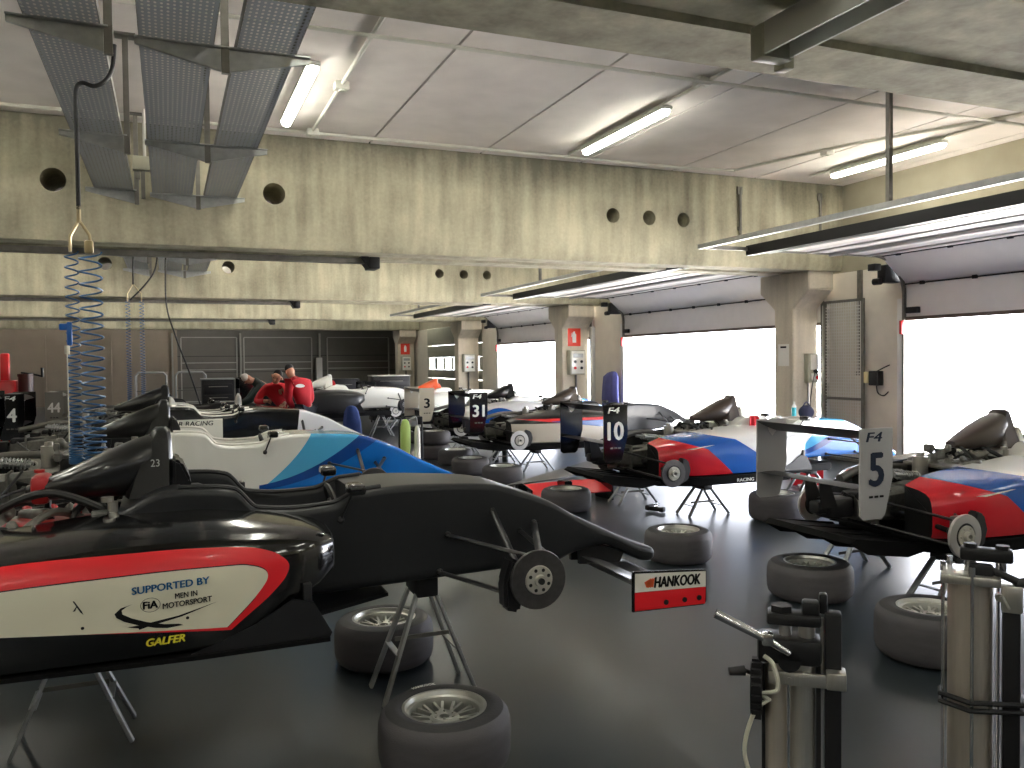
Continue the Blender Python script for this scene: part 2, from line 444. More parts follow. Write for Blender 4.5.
struct(b.build('wall_back', [M_beige, M_backgrey], smooth=0), 'far wall, beige on one side and dark grey sectional doors on the other', 'wall')
n = 1
for xa, xb in ((.55, 2.82), (3.12, 6.05), (6.75, 9.6)):
    b = MB(); yy = YB-.05
    for xx in (xa, xb): b.box((xx, yy, 1.4), (.05, .06, 2.8))
    for zz in (2.82, 1.72, 1.42, .05): b.box(((xa+xb)/2, yy, zz), (xb-xa, .05, .04))
    struct(b.build('trim_%d' % n, M_white_tube), 'white frame around a dark sectional door in the back wall', 'frame'); n += 1
for xx in (.2, 2.97, 6.4):
    b = MB(); b.box((xx, YB-.1, 1.5), (.07, .14, 3.0)); struct(b.build('trim_%d' % n, M_white_tube), 'pale post on the back wall', 'post'); n += 1
t = tag(MB().box((6.32, YB-.3, .95), (.27, .3, 1.9), .01).box((6.32, YB-.46, 1.0), (.02, .02, .2)).build('narrow_cabinet', M_white), 'tall narrow white cabinet against the dark back wall', 'cabinet')

# sectional doors
def rail_y(b, x, z, ya, yb, w=.05, h=.05): b.box((x, (ya+yb)/2, z), (w, yb-ya, h))
def sect_door(k, num):
    ya, yb = 2.6+BAY*k, 9.1+BAY*k; yc = (ya+yb)/2; L_ = yb-ya
    root = thing('door_%d' % num, 'white sectional garage door raised under the ceiling, bay %s' % {0: 'nearest the camera', 1: 'between the first two columns', 2: 'beyond the fire sign column'}.get(k, 'behind the viewpoint'), 'door', (0, 0, 0)); root['kind'] = 'structure'
    m_ = MB(); m_.box((9.98, yc, 2.465), (.05, L_, .53), .004)
    m_.cur = 1; m_.box((9.97, yc, 2.205), (.06, L_, .05))
    m_.build('hanging_panel', [M_doorp, mat('brown_door_seal', (92, 76, 66), .6)], root)
    m_ = MB(); m_.prism([(9.99, 2.715), (9.94, 2.725), (9.51, 3.092), (9.57, 3.14)], ya, yb, 'y'); m_.build('bent_panel', M_doorp, root)
    m_ = MB()
    xx = 9.53
    for i in range(4): m_.box((xx-.265, yc, 3.12), (.52, L_, .045), .006); xx -= .53
    m_.build('raised_panel', M_doorp, root)
    for i in range(4):
        xr = 9.53-.53*i
        m_ = MB(); m_.cyl((xr-.47, ya+.04, 3.075), (xr-.47, yb-.04, 3.075), .03, n=12) if i % 2 else m_.box((xr-.30, yc, 3.088), (.09, L_-.06, .022), .008); m_.build('stiffening_rib', M_rib, root)
    for z_, x_ in ((2.705, 9.955), (3.095, 9.50)):
        m_ = MB(); rail_y(m_, x_, z_, ya, yb, .03, .02)
        for q in range(8): m_.box((x_-.01, ya+.3+q*.84, z_), (.03, .07, .05))
        m_.build('hinge_strip', M_blackst, root)
    for yy in (ya+.02, yb-.02):
        pts = [(9.93, yy, 0), (9.93, yy, 2.55)]+[(9.93-.55*(1-math.cos(a)), yy, 2.55+.55*math.sin(a)) for a in (i*PI/16 for i in range(1, 9))]+[(6.4, yy, 3.1)]
        m_ = MB()
        for p, q in zip(pts, pts[1:]): m_.bar(p, q, .05, .035, (0, 1, 0))
        m_.build('track', M_galvd, root)
        m_ = MB(); m_.box((9.95, yy+(.06 if yy < yc else -.06)*-1, 1.25), (.08, .1, 2.5), .006); m_.build('door_post', mat('pale_aluminium_post', (206, 206, 204), .4, .2), root)
    m_ = MB(); rail_y(m_, 6.4, 3.1, ya, yb, .06, .06); rail_y(m_, 6.52, 3.11, ya, yb, .03, .03); m_.build('crossbar', M_galv, root)
    m_ = MB(); rail_y(m_, 7.18, 3.08, ya, yb, .1, .13); m_.build('spring_shaft', M_blackst, root)
    for yy in (yb-3.05, ya+.3):
        m_ = MB(); m_.box((6.42, yy, (3.1+ZC)/2), (.045, .045, ZC-3.1)); m_.build('hanger', M_galvd, root)
    m_ = MB(); m_.box((9.78, yb+.12, 2.86), (.3, .16, .26), .02); m_.cyl((9.6, yb+.1, 2.75), (9.6, yb+.22, 2.75), .05); m_.box((9.5, yb+.12, 2.95), (.12, .14, .1), .01); m_.build('motor', M_blackst, root)
    m_ = MB(); m_.box((9.9, yb-.2, 2.32), (.08, .2, .09), .01); m_.build('latch', M_blackst, root)
    m_ = MB(); m_.box((9.9, yb-.01, 2.08), (.07, .05, .2), .01); m_.build('red_buffer', M_red, root)
for i, k in enumerate((0, 1, 2)): sect_door(k, i+1)
root = MB()
for ya_, yb_ in ((2.6-BAY, 9.1-BAY), (Y0, 9.1-2*BAY)): root.box((10.1, (ya_+yb_)/2, 1.5), (.08, yb_-ya_, 3.0))
struct(root.build('door_5', M_doorp), 'closed pale garage doors behind the viewpoint', 'door')
# the closed far door with a row of lights in it
root = thing('door_4', 'closed sectional door with small windows, last bay', 'door'); root['kind'] = 'structure'
ya, yb = 26.9, 33.4
b = MB()
zs = [0, .5, 1.0, 1.35, 1.82, 2.3, 3.0]
for za, zb in zip(zs, zs[1:]):
    if za == 1.35:
        for y1, y2 in ((26.9, 27.2), (28.0, 28.3), (29.1, 29.3), (30.1, 30.3), (31.1, 31.3), (32.1, 32.4), (33.2, 33.4)): b.box((10.02, (y1+y2)/2, (za+zb)/2), (.06, y2-y1, zb-za))
    else: b.box((10.02, (ya+yb)/2, (za+zb)/2), (.06, yb-ya, zb-za-.015), .004)
b.build('door_panel', mat('aged_door_panel', (150, 150, 134), .6, var=.05, vscale=3), root)
for y1, y2 in ((27.2, 28.0), (28.3, 29.1), (29.3, 30.1), (30.3, 31.1), (31.3, 32.1), (32.4, 33.2)):
    MB().box((10.02, (y1+y2)/2, 1.585), (.012, y2-y1, .47)).build('pane', M_glassw, root)

# wire mesh screen beside the first column
root = thing('mesh_screen', 'galvanised wire mesh screen between the nearest column and door post', 'screen', (9.89, 10.22, 0))
m_ = MB()
for yy in (-.4, .4): m_.box((0, yy, 1.28), (.04, .04, 2.56))
for zz in (.04, 1.0, 2.54): m_.box((0, 0, zz), (.04, .8, .04))
m_.build('frame', M_galvd, root)
m_ = MB()
for i in range(1, 16): m_.box((0, -.4+.05*i, 1.28), (.008, .013, 2.5))
for i in range(1, 50): m_.box((0, 0, .05*i), (.008, .78, .013))
m_.build('wire_mesh', M_wire, root)

# ------------------------------------------------------------------ ceiling services
def lamp(x, y, label, z=4.27):
    root = thing('ceiling_light', label, 'light', (x, y, z), 0, 'fluorescent ceiling lights')
    m_ = MB(); m_.box((0, 0, .035), (.13, 1.9, .05), .02); m_.box((0, -.6, .085), (.05, .04, .06)); m_.box((0, .6, .085), (.05, .04, .06)); m_.build('housing', M_lampbody, root)
    m_ = MB(); prof = [(.055*math.cos(a), .012-.055*math.sin(a)) for a in (PI*i/10 for i in range(11))]
    secs = []
    for q, s_ in ((-.94, .6), (-.9, 1), (.9, 1), (.94, .6)): secs.append([(px*s_, q, pz*s_) for px, pz in prof])
    m_.loft(secs); m_.build('diffuser', M_lamp, root)
lamps = {(1.25, 0): 'lit fluorescent strip light beside the perforated cable trays', (4.92, 0): 'lit fluorescent strip light on the middle of the ceiling, second of the three in view', (8.93, 0): 'lit fluorescent strip light near the raised door, third of the three in view'}
for k in range(-1, 4):  # the farthest row is added, out of view, to brighten the back wall
    for x in (-6.4, -2.7, 1.25, 4.92, 8.93):
        if k == 0 and x < 0: lab = 'fluorescent strip light out past the cable trays'
        elif k == 0: lab = lamps[(x, 0)]
        else: lab = 'fluorescent strip light in another bay, hidden by a roof beam'
        if k >= 2 and x < -6: continue
        lamp(x, 8.5+BAY*k, lab)
for k in (-1, 0):
    for x in (-6.4, -2.7, 1.25): lamp(x, 4.4+BAY*k, 'added fluorescent strip light behind the viewpoint, brightening the nearest beam')
for x in (4.92, 8.93): lamp(x, -3.7, 'added fluorescent strip light behind the viewpoint, brightening the nearest beam')  # unseen pair added to throw more light on the nearest beam
# conduits
def conduit(pts, label, r=.019):
    root = thing('ceiling_conduit', label, 'conduit')
    m_ = MB(); m_.tube(pts, r, 8); m_.build('pipe', M_white_tube, root)
    P = [Vector(p) for p in pts]
    for p, q in zip(P, P[1:]):
        d = (q-p); nn = int(d.length/1.2)
        for i in range(nn):
            c = p+d*((i+.5)/nn); MB().box((c.x, c.y, c.z), (.03, .03, .04), .004).build('clip', M_white_tube, root)
zz = ZC-.024
conduit([(XL+.1, 9.98, zz), (6.9, 10.05, zz), (7.6, 9.95, zz), (8.1, 8.2, zz), (9.4, 5.6, zz)], 'thin pale conduit on the ceiling along the weathered beam')
conduit([(XL+.1, 6.87, zz-.035), (XR-.1, 6.75, zz-.035)], 'thin pale conduit crossing the middle of the ceiling')
for x, l in ((1.62, 'pale conduit beside the first strip light running away from the camera'), (4.92, 'pale conduit feeding the middle strip light'), (8.93, 'pale conduit feeding the strip light by the raised door')):
    conduit([(x, 3.6, zz), (x, 9.9, zz)], l)
for x, y, l in ((1.62, 8.2, 'small white junction box on the conduit between trays and middle light'), (4.86, 6.86, 'white junction box where conduits cross above the middle light'), (8.05, 8.6, 'small white junction box on the ceiling conduit before the raised door'), (1.62, 9.95, 'white junction box at the foot of the conduit on the beam edge')):
    tag(MB().box((x, y, ZC-.04), (.14, .12, .08), .012).cyl((x, y, ZC-.09), (x, y, ZC-.07), .03).build('ceiling_junction_box', M_white_tube), l, 'box')

def tray(xa, xb, ya, yb, label, z=3.56):
    root = thing('cable_tray', label, 'cable tray', ((xa+xb)/2, ya, z), 0, 'perforated cable trays')
    w = xb-xa; L_ = yb-ya
    MB().box((0, L_/2, 0), (w, L_, .004)).build('perforated_base', M_tray, root, smooth=0)
    for s in (-1, 1):
        m_ = MB(); m_.box((s*w/2, L_/2, .03), (.004, L_, .064)); m_.box((s*(w/2-.008), L_/2, .06), (.016, L_, .004)); m_.build('side_lip', M_galvd, root)
def bracket(xs, sides, y, label, z=3.56):
    root = thing('hanging_tray_bracket', label, 'bracket', (xs, y, z), 0, 'ceiling brackets of the cable trays')
    m_ = MB(); m_.box((0, 0, (ZC-z-.16)/2-.08+.08), (.045, .04, ZC-z+.16)); m_.box((0, 0, ZC-z-.01), (.16, .12, .02)); m_.build('strut', M_galvd, root)
    for s in sides:
        w = .5; m_ = MB(); m_.prism([(s*.025, -.15), (s*.025, -.02), (s*w, -.012), (s*w, -.045)], -.012, .012, 'y')
        m_.box((s*w/2, 0, -.01), (w, .07, .008)); m_.build('arm', M_galv, root)
TRX = [(-.685, -.31, 'left of three'), (-.115, .295, 'middle of three'), (.425, .775, 'right of three')]
for k in (0, 1):
    where = 'over the nearest cars' if k == 0 else 'beyond the weathered beam'
    ya, yb = 3.35+BAY*k, 10.33+BAY*k
    for xa, xb, l in TRX: tray(xa, xb, ya, yb, 'grey perforated steel cable tray %s, %s' % (where, l))
    for j, yy in enumerate((5.35, 7.75, 10.1)):
        o_ = ['nearest the camera', 'midway along', 'against the beam'][j]
        bracket(.36, (-1, 1), yy+BAY*k, 'two armed bracket, middle and right trays %s, %s' % (where, o_))
        bracket(-.27, (-1,), yy+BAY*k-.1, 'one armed bracket, left tray %s, %s' % (where, o_))
t = thing('hanging_junction_box', 'grey green switch box hanging between the left and middle trays', 'box', (-.2, 9.8, 3.72))
MB().box((0, 0, .08), (.2, .1, .15), .01).build('housing', M_greybox, t); MB().cyl((.02, 0, .15), (.02, 0, .66), .016).build('riser', M_white_tube, t); MB().box((.0, 0, -.14), (.04, .04, .3)).box((-.05, .0, -.05), (.05, .05, .08), .01).build('drop_arm', M_galvd, t)
# steel trunking under the beams
for k, xe, l in ((0, 2.45, 'dark steel trunking under the weathered beam, ending in a bracket'), (1, 2.6, 'dark steel trunking under the second beam'), (2, 3.0, 'dark steel trunking under the third beam')):
    root = thing('hanging_trunking', l, 'trunking', (0, 10.9+BAY*k, ZB))
    MB().box(((XL+xe)/2, 0, -.05), (xe-XL, .1, .07)).build('channel', M_galvd, root)
    MB().box((xe+.07, 0, -.08), (.14, .3, .15), .01).prism([(xe-.1, 0), (xe+.0, 0), (xe+.0, -.14)], -.12, .12, 'y').build('end_bracket', M_blackst, root)
for x_, l in ((7.99, 'short vertical pipe on the beam face left of the raised door'), (9.52, 'short vertical pipe on the beam face near the wall corner')):
    tag(MB().cyl((x_, 10.32, 3.5), (x_, 10.32, 4.2), .02, n=10).box((x_, 10.335, 4.17), (.09, .03, .12), .01).box((x_, 10.335, 3.6), (.07, .03, .06), .01).build('wall_mounted_pipe', M_galvd), l, 'pipe')
# steel trough by the nearest beam, and the short black pipe
root = thing('hanging_trough', 'long steel trough under the nearest roof beam at the top right', 'trough', (2.36, 0, 2.9))
m_ = MB(); m_.prism([(-.07, 0), (-.07, .13), (.07, .13), (.07, 0), (.06, 0), (.06, .12), (-.06, .12), (-.06, 0)], 0.6, 2.8, 'y'); m_.build('channel', M_lampbody, root)
MB().box((0, 2.84, .06), (.16, .08, .14), .01).box((.1, 2.88, .02), (.06, .07, .09), .01).build('end_box', M_greybox, root)
tag(MB().cyl((1.93, 3.3, 3.38), (1.93, 3.85, 3.38), .028).cyl((1.93, 3.85, 3.38), (1.93, 3.93, 3.38), .035).build('pipe_stub', M_blackst), 'short black pipe stub sticking out of the nearest beam', 'pipe')

# ------------------------------------------------------------------ single seater racing cars
# car space: x forward (roll hoop at 0, front axle 1.47, rear axle -1.25), -y is the side seen, z=0 the underside of the side pods
TUB = [(-.2, .30, .07, .50), (0, .31, .07, .585), (.16, .31, .07, .58), (.25, .305, .07, .565), (.345, .30, .07, .478), (.5, .295, .07, .463), (.66, .285, .07, .47), (.8, .275, .07, .518), (1.0, .26, .07, .53), (1.27, .235, .07, .517), (1.47, .215, .07, .497), (1.6, .2, .065, .455), (1.78, .175, .058, .385), (1.95, .15, .10, .29), (2.13, .127, .12, .2), (2.28, .108, .05, .128), (2.38, .092, .002, .086), (2.43, .08, -.004, .068), (2.46, .06, .002, .056), (2.478, .03, .014, .042)]
def tub_sec(x, opening):
    w, zb, zt = (interp(TUB, x, k) for k in (1, 2, 3)); h = zt-zb; r = min(.1, h*.45); rt = min(.032, h*.4)
    half = [(0, zb), (w*.5, zb)]; r = min(.055, h*.45)
    for i in range(6):
        a = -PI/2+i*PI/10; half.append((w*.965-r*.8+r*.8*math.cos(a), zb+r+r*math.sin(a)))
    half.append((w*.985, zb+h*.45)); half.append((w, zb+h*.62))
    for i in range(6):
        a = i*PI/10; half.append((w*.985-rt+rt*math.cos(a), zt-rt+rt*math.sin(a)))
    if opening:
        half += [(w*.84, zt-.004), (w*.80, zt-.03), (w*.74, zb+.12), (w*.4, zb+.05), (0, zb+.05)]
    else:
        c = .0 if x < 1 else .006*min(1, (x-1)/.5)
        half += [(w*.8, zt), (w*.6, zt+c*.6), (w*.4, zt+c*.8), (w*.2, zt+c), (0, zt+c)]
    pts = [(x, -y, z) for y, z in half]+[(x, y, z) for y, z in reversed(half[1:-1])]
    return pts
POD = [(-1.28, .47, 0, .33), (-1.1, .57, 0, .385), (-.9, .625, 0, .41), (-.58, .66, 0, .44), (-.13, .668, 0, .475), (.1, .665, .0, .475), (.25, .655, .03, .462), (.38, .635, .10, .447), (.5, .60, .16, .43), (.58, .55, .2, .412), (.625, .50, .23, .39)]
POD_SEC = [(.90, 0), (.97, .05), (.995, .15), (1.0, .30), (1.0, .50), (.992, .66), (.975, .78), (.945, .87), (.88, .94), (.77, .99), (.64, 1.02), (.5, 1.045)]
def pod_y(x, z):
    W, zb, zt = (interp(POD, x, k) for k in (1, 2, 3)); t = (z-zb)/(zt-zb)
    t = min(1, max(0, t))
    for (a, ta), (c, tb) in zip(POD_SEC, POD_SEC[1:]):
        if t <= tb: return W*(a+(c-a)*((t-ta)/(tb-ta)))
    return W*.5
def pod_mesh(side):
    m_ = MB(); secs = []
    for i in range(34):
        x = -1.28+i*(1.905/33)
        W, zb, zt = (interp(POD, x, k) for k in (1, 2, 3))
        sec = [(x, side*.24, zb)]+[(x, side*W*a, zb+(zt-zb)*t) for a, t in POD_SEC]+[(x, side*.24, zb+(zt-zb)*1.06)]
        secs.append(sec)
    # intake mouth: pull the last section in to make a lip
    last = secs[-1]; cy = sum(p[1] for p in last)/len(last); cz = sum(p[2] for p in last)/len(last)
    secs.append([(.632, cy+(p[1]-cy)*.86, cz+(p[2]-cz)*.86) for p in last])
    secs.append([(.50, cy+(p[1]-cy)*.8, cz+(p[2]-cz)*.8) for p in last])
    n = len(secs[0]); m_.loft(secs)
    m_.mi = [1 if (i % n == n-1 or i >= (len(secs)-1)*n or i//n >= 33) else 0 for i in range(len(m_.f))]
    return m_
def fuse(o, vox=.011):
    md = o.modifiers.new('fuse', 'REMESH'); md.mode = 'VOXEL'; md.voxel_size = vox; md.use_smooth_shade = False
    dg = bpy.context.evaluated_depsgraph_get(); dg.update()
    me = bpy.data.meshes.new_from_object(o.evaluated_get(dg)); o.modifiers.clear(); o.data = me
    b = bmesh.new(); b.from_mesh(me); left = set(b.verts); best = set()
    while left:
        st = [left.pop()]; comp = set(st)
        while st:
            for e in st.pop().link_edges:
                for v in e.verts:
                    if v in left: left.discard(v); comp.add(v); st.append(v)
        if len(comp) > len(best): best = comp
    bmesh.ops.delete(b, geom=[v for v in b.verts if v not in best], context='VERTS'); b.to_mesh(me); b.free()
    me.shade_smooth(); me.set_sharp_from_angle(angle=math.radians(38))
    return o
def greeble(m_, rnd, lo, hi, n, big=.07):
    for _ in range(n):
        c = [rnd.uniform(a, q) for a, q in zip(lo, hi)]
        t = rnd.random()
        if t < .45: m_.box(c, [rnd.uniform(.25, 1)*big for _ in range(3)], .006)
        elif t < .75:
            d = Vector((rnd.uniform(-1, 1), rnd.uniform(-1, 1), rnd.uniform(-.4, .4))).normalized()*rnd.uniform(.4, 1)*big
            m_.cyl(Vector(c)-d, Vector(c)+d, rnd.uniform(.12, .35)*big, n=10)
        else: m_.sphere(c, rnd.uniform(.25, .5)*big, n=8)
def endplate_fn(y, side): return lambda u, v: (u, y+side*.007, v)
M_floorpan = mat('black_plank', (14, 14, 15), .7, spec=.15)
def race_car(label, X, Y, z0, tub_m, pod_m, hoop_m=None, airbox_m=None, rim_m=None, num=None, plate_m=None, num_m=None, wing_m=None, seed=1, front_wing=False, sill=True, head_m=None, engine_m=None, logo=True, disc_m=None, pods=True):
    rnd = random.Random(seed)
    root = thing('racing_car', label, 'racing car', (X, Y, z0), 0, 'single seater racing cars on stands')
    hoop_m = hoop_m or M_carbon; airbox_m = airbox_m or M_carbon; rim_m = rim_m or tub_m; head_m = head_m or hoop_m
    # tub with cockpit opening and nose
    m_ = MB(); secs = []; mi = []
    xs = [-.2+.02*i for i in range(0, 133) if -.2+.02*i < 2.42]+[2.43, 2.445, 2.458, 2.468, 2.474, 2.478]
    xs = sorted(set([round(x, 4) for x in xs]+[.058, .772]))
    secs = [tub_sec(x, .055 < x < .775) for x in xs]
    m_.loft(secs); m_.build('monocoque', tub_m, root, smooth=42, flat=True)
    # padded rim round the cockpit
    for s in (-1, 1):
        m_ = MB(); m_.tube([(x, s*(interp(TUB, x, 1)*.985-.035), interp(TUB, x, 3)+.004) for x in (.03+.0125*i for i in range(70))], .012, 8); m_.build('cockpit_rim', rim_m, root)
    m_ = MB(); m_.box((.1, 0, .40), (.1, .36, .3), .03); m_.box((.4, 0, .2), (.5, .38, .06), .02); m_.build('seat', M_black, root)
    m_ = MB(); m_.lathe([(.105, -.012), (.118, 0), (.105, .012), (.095, 0)], 24, Matrix.Translation((.72, 0, .42)) @ Matrix.Rotation(PI/2-.3, 4, 'Y'), True); m_.box((.72, 0, .42), (.03, .2, .05), .01); m_.build('steering_wheel', M_black, root)
    # roll hoop and head rest
    m_ = MB(); prof = [(.54, -.18, .01, .17), (.62, -.155, .012, .135), (.70, -.12, .012, .105), (.77, -.09, .01, .082), (.81, -.07, .005, .07), (.826, -.055, -.012, .05)]
    secs = []
    for z, xa, xb, w in prof:
        secs.append([(xb, -w*.8, z), (xb, w*.8, z), (xb-.015, w, z), (xa+.02, w, z), (xa, w*.6, z), (xa, -w*.6, z), (xa+.02, -w, z), (xb-.015, -w, z)])
    m_.loft(secs); m_.build('roll_hoop', hoop_m, root)
    m_ = MB(); m_.prism([(.012, .56), (.012, .70), (.05, .68), (.085, .60), (.085, .56)], -.13, .13, 'y', .012); m_.build('headrest', head_m, root)
    # intake airbox running back from the hoop
    m_ = MB(); secs = []
    for x, w, zb, zt in ((-.07, .105, .54, .80), (-.15, .125, .535, .775), (-.28, .12, .535, .72), (-.40, .10, .535, .665), (-.50, .075, .54, .62), (-.555, .045, .555, .60)):
        secs.append([(x, w*math.copysign(abs(math.cos(a))**.7, math.cos(a)), (zb+zt)/2+(zt-zb)/2*math.copysign(abs(math.sin(a))**.75, math.sin(a))) for a in (2*PI*i/20 for i in range(20))])
    m_.loft(secs); m_.build('airbox', airbox_m, root)
    # side pods, floor and barge boards
    if pods:
        for s in (-1, 1): pod_mesh(s).build('side_pod', [pod_m, M_black], root, flat=True)
    m_ = MB(); fl = [(-1.3, -.45), (-1.0, -.62), (.1, -.67), (.58, -.66), (.6, -.3), (.95, -.12), (.95, .12), (.6, .3), (.58, .66), (.1, .67), (-1.0, .62), (-1.3, .45)]
    m_.prism(fl, -.012, .004, 'z')
    if sill: m_.prism([(-1.26, -.40), (-.95, -.60), (.3, -.635), (.5, -.3), (1.3, -.19), (1.3, .19), (.5, .3), (.3, .635), (-.95, .60), (-1.26, .40)], -.095, -.005, 'z', .012)
    m_.build('floor_pan', M_floorpan, root)
    for s in (-1, 1):
        m_ = MB(); a, c = sorted((s*.632, s*.645)); m_.prism([(.05, 0), (.58, 0), (.59, .02), (.52, .15), (.44, .17), (.3, .09)], a, c, 'y'); m_.box((.5, s*.56, .12), (.035, .12, .2), .005); m_.build('barge_board', M_blackmatte, root)
    # mirrors
    for s in (-1, 1):
        m_ = MB(); yb = s*interp(TUB, .74, 1); m_.cyl((.70, yb, .40), (.74, yb+s*.055, .52), .006, n=8); m_.sphere((.70, yb, .40), .018, n=8); m_.build('mirror_stalk', M_black, root)
        m_ = MB(); m_.box((.755, yb+s*.07, .545), (.075, .115, .05), .016); m_.build('mirror', M_blackgloss, root)
    # front suspension: wishbones, push rods, uprights and bare discs
    for s in (-1, 1):
        hub = Vector((1.47, s*.705, .15))
        for nm, p, q, r in (('lower_wishbone', (1.17, s*.235, .105), (1.43, s*.66, .06), .011), ('lower_wishbone', (1.66, s*.19, .10), (1.47, s*.66, .06), .011), ('upper_wishbone', (1.21, s*.24, .28), (1.45, s*.655, .245), .010), ('upper_wishbone', (1.68, s*.19, .29), (1.50, s*.655, .245), .010), ('push_rod', (1.45, s*.21, .375), (1.44, s*.64, .12), .009), ('track_rod', (1.60, s*.2, .26), (1.57, s*.63, .22), .008)):
            m_ = MB(); P, Q = Vector(p), Vector(q); d = (Q-P).normalized(); x_ = d.cross(Vector((0, 0, 1))).normalized()
            sec = lambda c: [c+x_*(1.7*r*math.cos(a))+Vector((0, 0, r*.8*math.sin(a))) for a in (2*PI*i/10 for i in range(10))]
            m_.loft([sec(P), sec(Q)]); m_.sphere(P, r*1.7, n=8); m_.build(nm, M_blackmatte, root)
        up = MB(); up.box((1.46, s*.655, .15), (.07, .055, .2), .012); up.prism([(1.33, .02), (1.40, .0), (1.42, .10), (1.41, .22), (1.36, .25), (1.325, .14)], s*.63-.045, s*.63+.045, 'y', .015); u = up.build('upright', M_blackmatte, root)
        m_ = MB(); Mx = Matrix.Translation(hub) @ Matrix.Rotation(PI/2*s, 4, 'X').inverted()
        m_.lathe([(.052, -.010), (.128, -.010), (.131, 0), (.128, .010), (.052, .010)], 40, Mx); m_.build('brake_disc', disc_m or M_discdark, root)
        m_ = MB(); m_.lathe([(0, .034), (.024, .034), (.026, .02), (.06, .018), (.064, .012), (.064, -.012), (0, -.012)], 32, Mx)
        for q in range(8):
            a = 2*PI*q/8; m_.cyl(Mx @ Vector((.046*math.cos(a), .046*math.sin(a), .015)), Mx @ Vector((.046*math.cos(a), .046*math.sin(a), .021)), .0065, n=8)
        m_.cur = 1
        for q in range(8):
            a = 2*PI*(q+.5)/8; m_.cyl(Mx @ Vector((.046*math.cos(a), .046*math.sin(a), .017)), Mx @ Vector((.046*math.cos(a), .046*math.sin(a), .0195)), .008, n=10)
        m_.cyl(Mx @ Vector((0, 0, .03)), Mx @ Vector((0, 0, .045)), .014, n=12)
        m_.build('hub', [M_hub, M_black], root)
    # engine bay
    m_ = MB(); em = engine_m or M_engine
    m_.box((-.42, 0, .22), (.46, .30, .26), .02); m_.box((-.42, -.05, .40), (.44, .2, .12), .02)
    for q in range(4): m_.cyl((-.28-.1*q, -.1, .40), (-.28-.1*q, -.24, .36), .022, n=10); m_.cyl((-.28-.1*q, .1, .42), (-.28-.1*q, .17, .48), .02, n=10)
    m_.lathe([(0, .02), (.09, .02), (.09, -.02), (0, -.02)], 20, Matrix.Translation((-.17, 0, .2)) @ Matrix.Rotation(PI/2, 4, 'Y'))
    m_.build('engine', em, root)
    m_ = MB(); m_.box((-.47, 0, .26), (.55, .48, .32), .02); greeble(m_, rnd, (-.8, -.32, .14), (-.16, .32, .57), 100, .08); fuse(m_.build('engine_ancillaries', M_engdark, root))
    m_ = MB(); m_.box((-.5, 0, .43), (.6, .44, .03), .005); greeble(m_, rnd, (-.82, -.26, .40), (-.2, .26, .57), 40, .08); fuse(m_.build('alloy_fittings', M_engine, root))
    MB().tube(spline([(-.45, .18, .36), (-.8, .26, .40), (-1.15, .22, .42), (-1.5, .14, .36)], 8), .03, 14).build('exhaust_pipe', M_galvd, root)
    for s in (-1, 1):
        m_ = MB(); m_.cyl((-.95, s*.07, .37), (-1.22, s*.09, .40), .018, n=12); m_.tube([Vector((-.97, s*.07, .372))+Vector((-.2*t/60, 0, .022*t/60))+Vector((0, .03*math.cos(t*.84), .03*math.sin(t*.84))) for t in range(61)], .006, 6); m_.build('damper', M_galv, root)
    m_ = MB(); m_.cyl((-.84, .02, .34), (-.84, .02, .50), .055, n=20); m_.cyl((-.84, .02, .50), (-.84, .02, .53), .03, n=16); m_.build('oil_tank', M_alu, root)
    m_ = MB(); m_.cyl((-.22, -.2, .40), (-.22, -.2, .54), .02); m_.cyl((-.24, -.2, .54), (-.24, -.2, .56), .024); m_.build('catch_tank', M_alu, root)
    for q in range(5):
        a = Vector((rnd.uniform(-.7, -.2), rnd.uniform(-.28, -.05), rnd.uniform(.36, .5))); c = Vector((rnd.uniform(-.8, -.15), rnd.uniform(-.1, .28), rnd.uniform(.3, .5)))
        mid = (a+c)/2+Vector((0, 0, rnd.uniform(.05, .12))); MB().tube(spline([a, mid, c], 8), rnd.uniform(.009, .017), 8).build('coolant_hose', rnd.choice([M_hose, M_hose, M_hose, M_galvd]), root)
    for s in (-1, 1):
        m_ = MB(); m_.prism([(-.9, .05), (-.6, .05), (-.55, .35), (-.85, .33)], s*.38-.03, s*.38+.03, 'y', .01); m_.build('radiator', M_engdark, root)
    # gearbox, rear suspension, discs
    m_ = MB(); secs = []
    for x, w, zb, zt in ((-.62, .17, .06, .38), (-.80, .15, .07, .34), (-1.05, .11, .07, .31), (-1.35, .10, .08, .29), (-1.55, .085, .10, .27)):
        secs.append([(x, -w, zb+.03), (x, -w*.7, zb), (x, w*.7, zb), (x, w, zb+.03), (x, w, zt-.04), (x, w*.6, zt), (x, -w*.6, zt), (x, -w, zt-.04)])
    m_.loft(secs)
    for x in (-.7, -.86, -1.1, -1.4): m_.box((x, 0, .19), (.018, .30-.06*(abs(x)-.7), .26), .005)
    m_.build('gearbox', M_engine, root)
    m_ = MB(); m_.box((-1.15, 0, .22), (.8, .17, .14), .02); greeble(m_, rnd, (-1.6, -.22, .1), (-.75, .2, .40), 44, .06); fuse(m_.build('gearbox_fittings', M_engdark, root))
    m_ = MB(); m_.box((-1.68, 0, .19), (.22, .15, .14), .02); m_.box((-1.82, 0, .2), (.1, .1, .09), .02); m_.build('crash_box', M_blackmatte, root)
    m_ = MB(); m_.prism([(-1.95, .03), (-1.90, .06), (-1.35, -.03), (-1.1, -.06), (-1.1, -.075), (-1.4, -.065)], -.42, .42, 'y')
    for yy in (-.42, -.14, .14, .42): m_.prism([(-1.95, .03), (-1.9, .06), (-1.3, -.02), (-1.25, -.07), (-1.45, -.1), (-1.8, -.05)], yy-.005, yy+.005, 'y')
    m_.build('diffuser', M_floorpan, root)
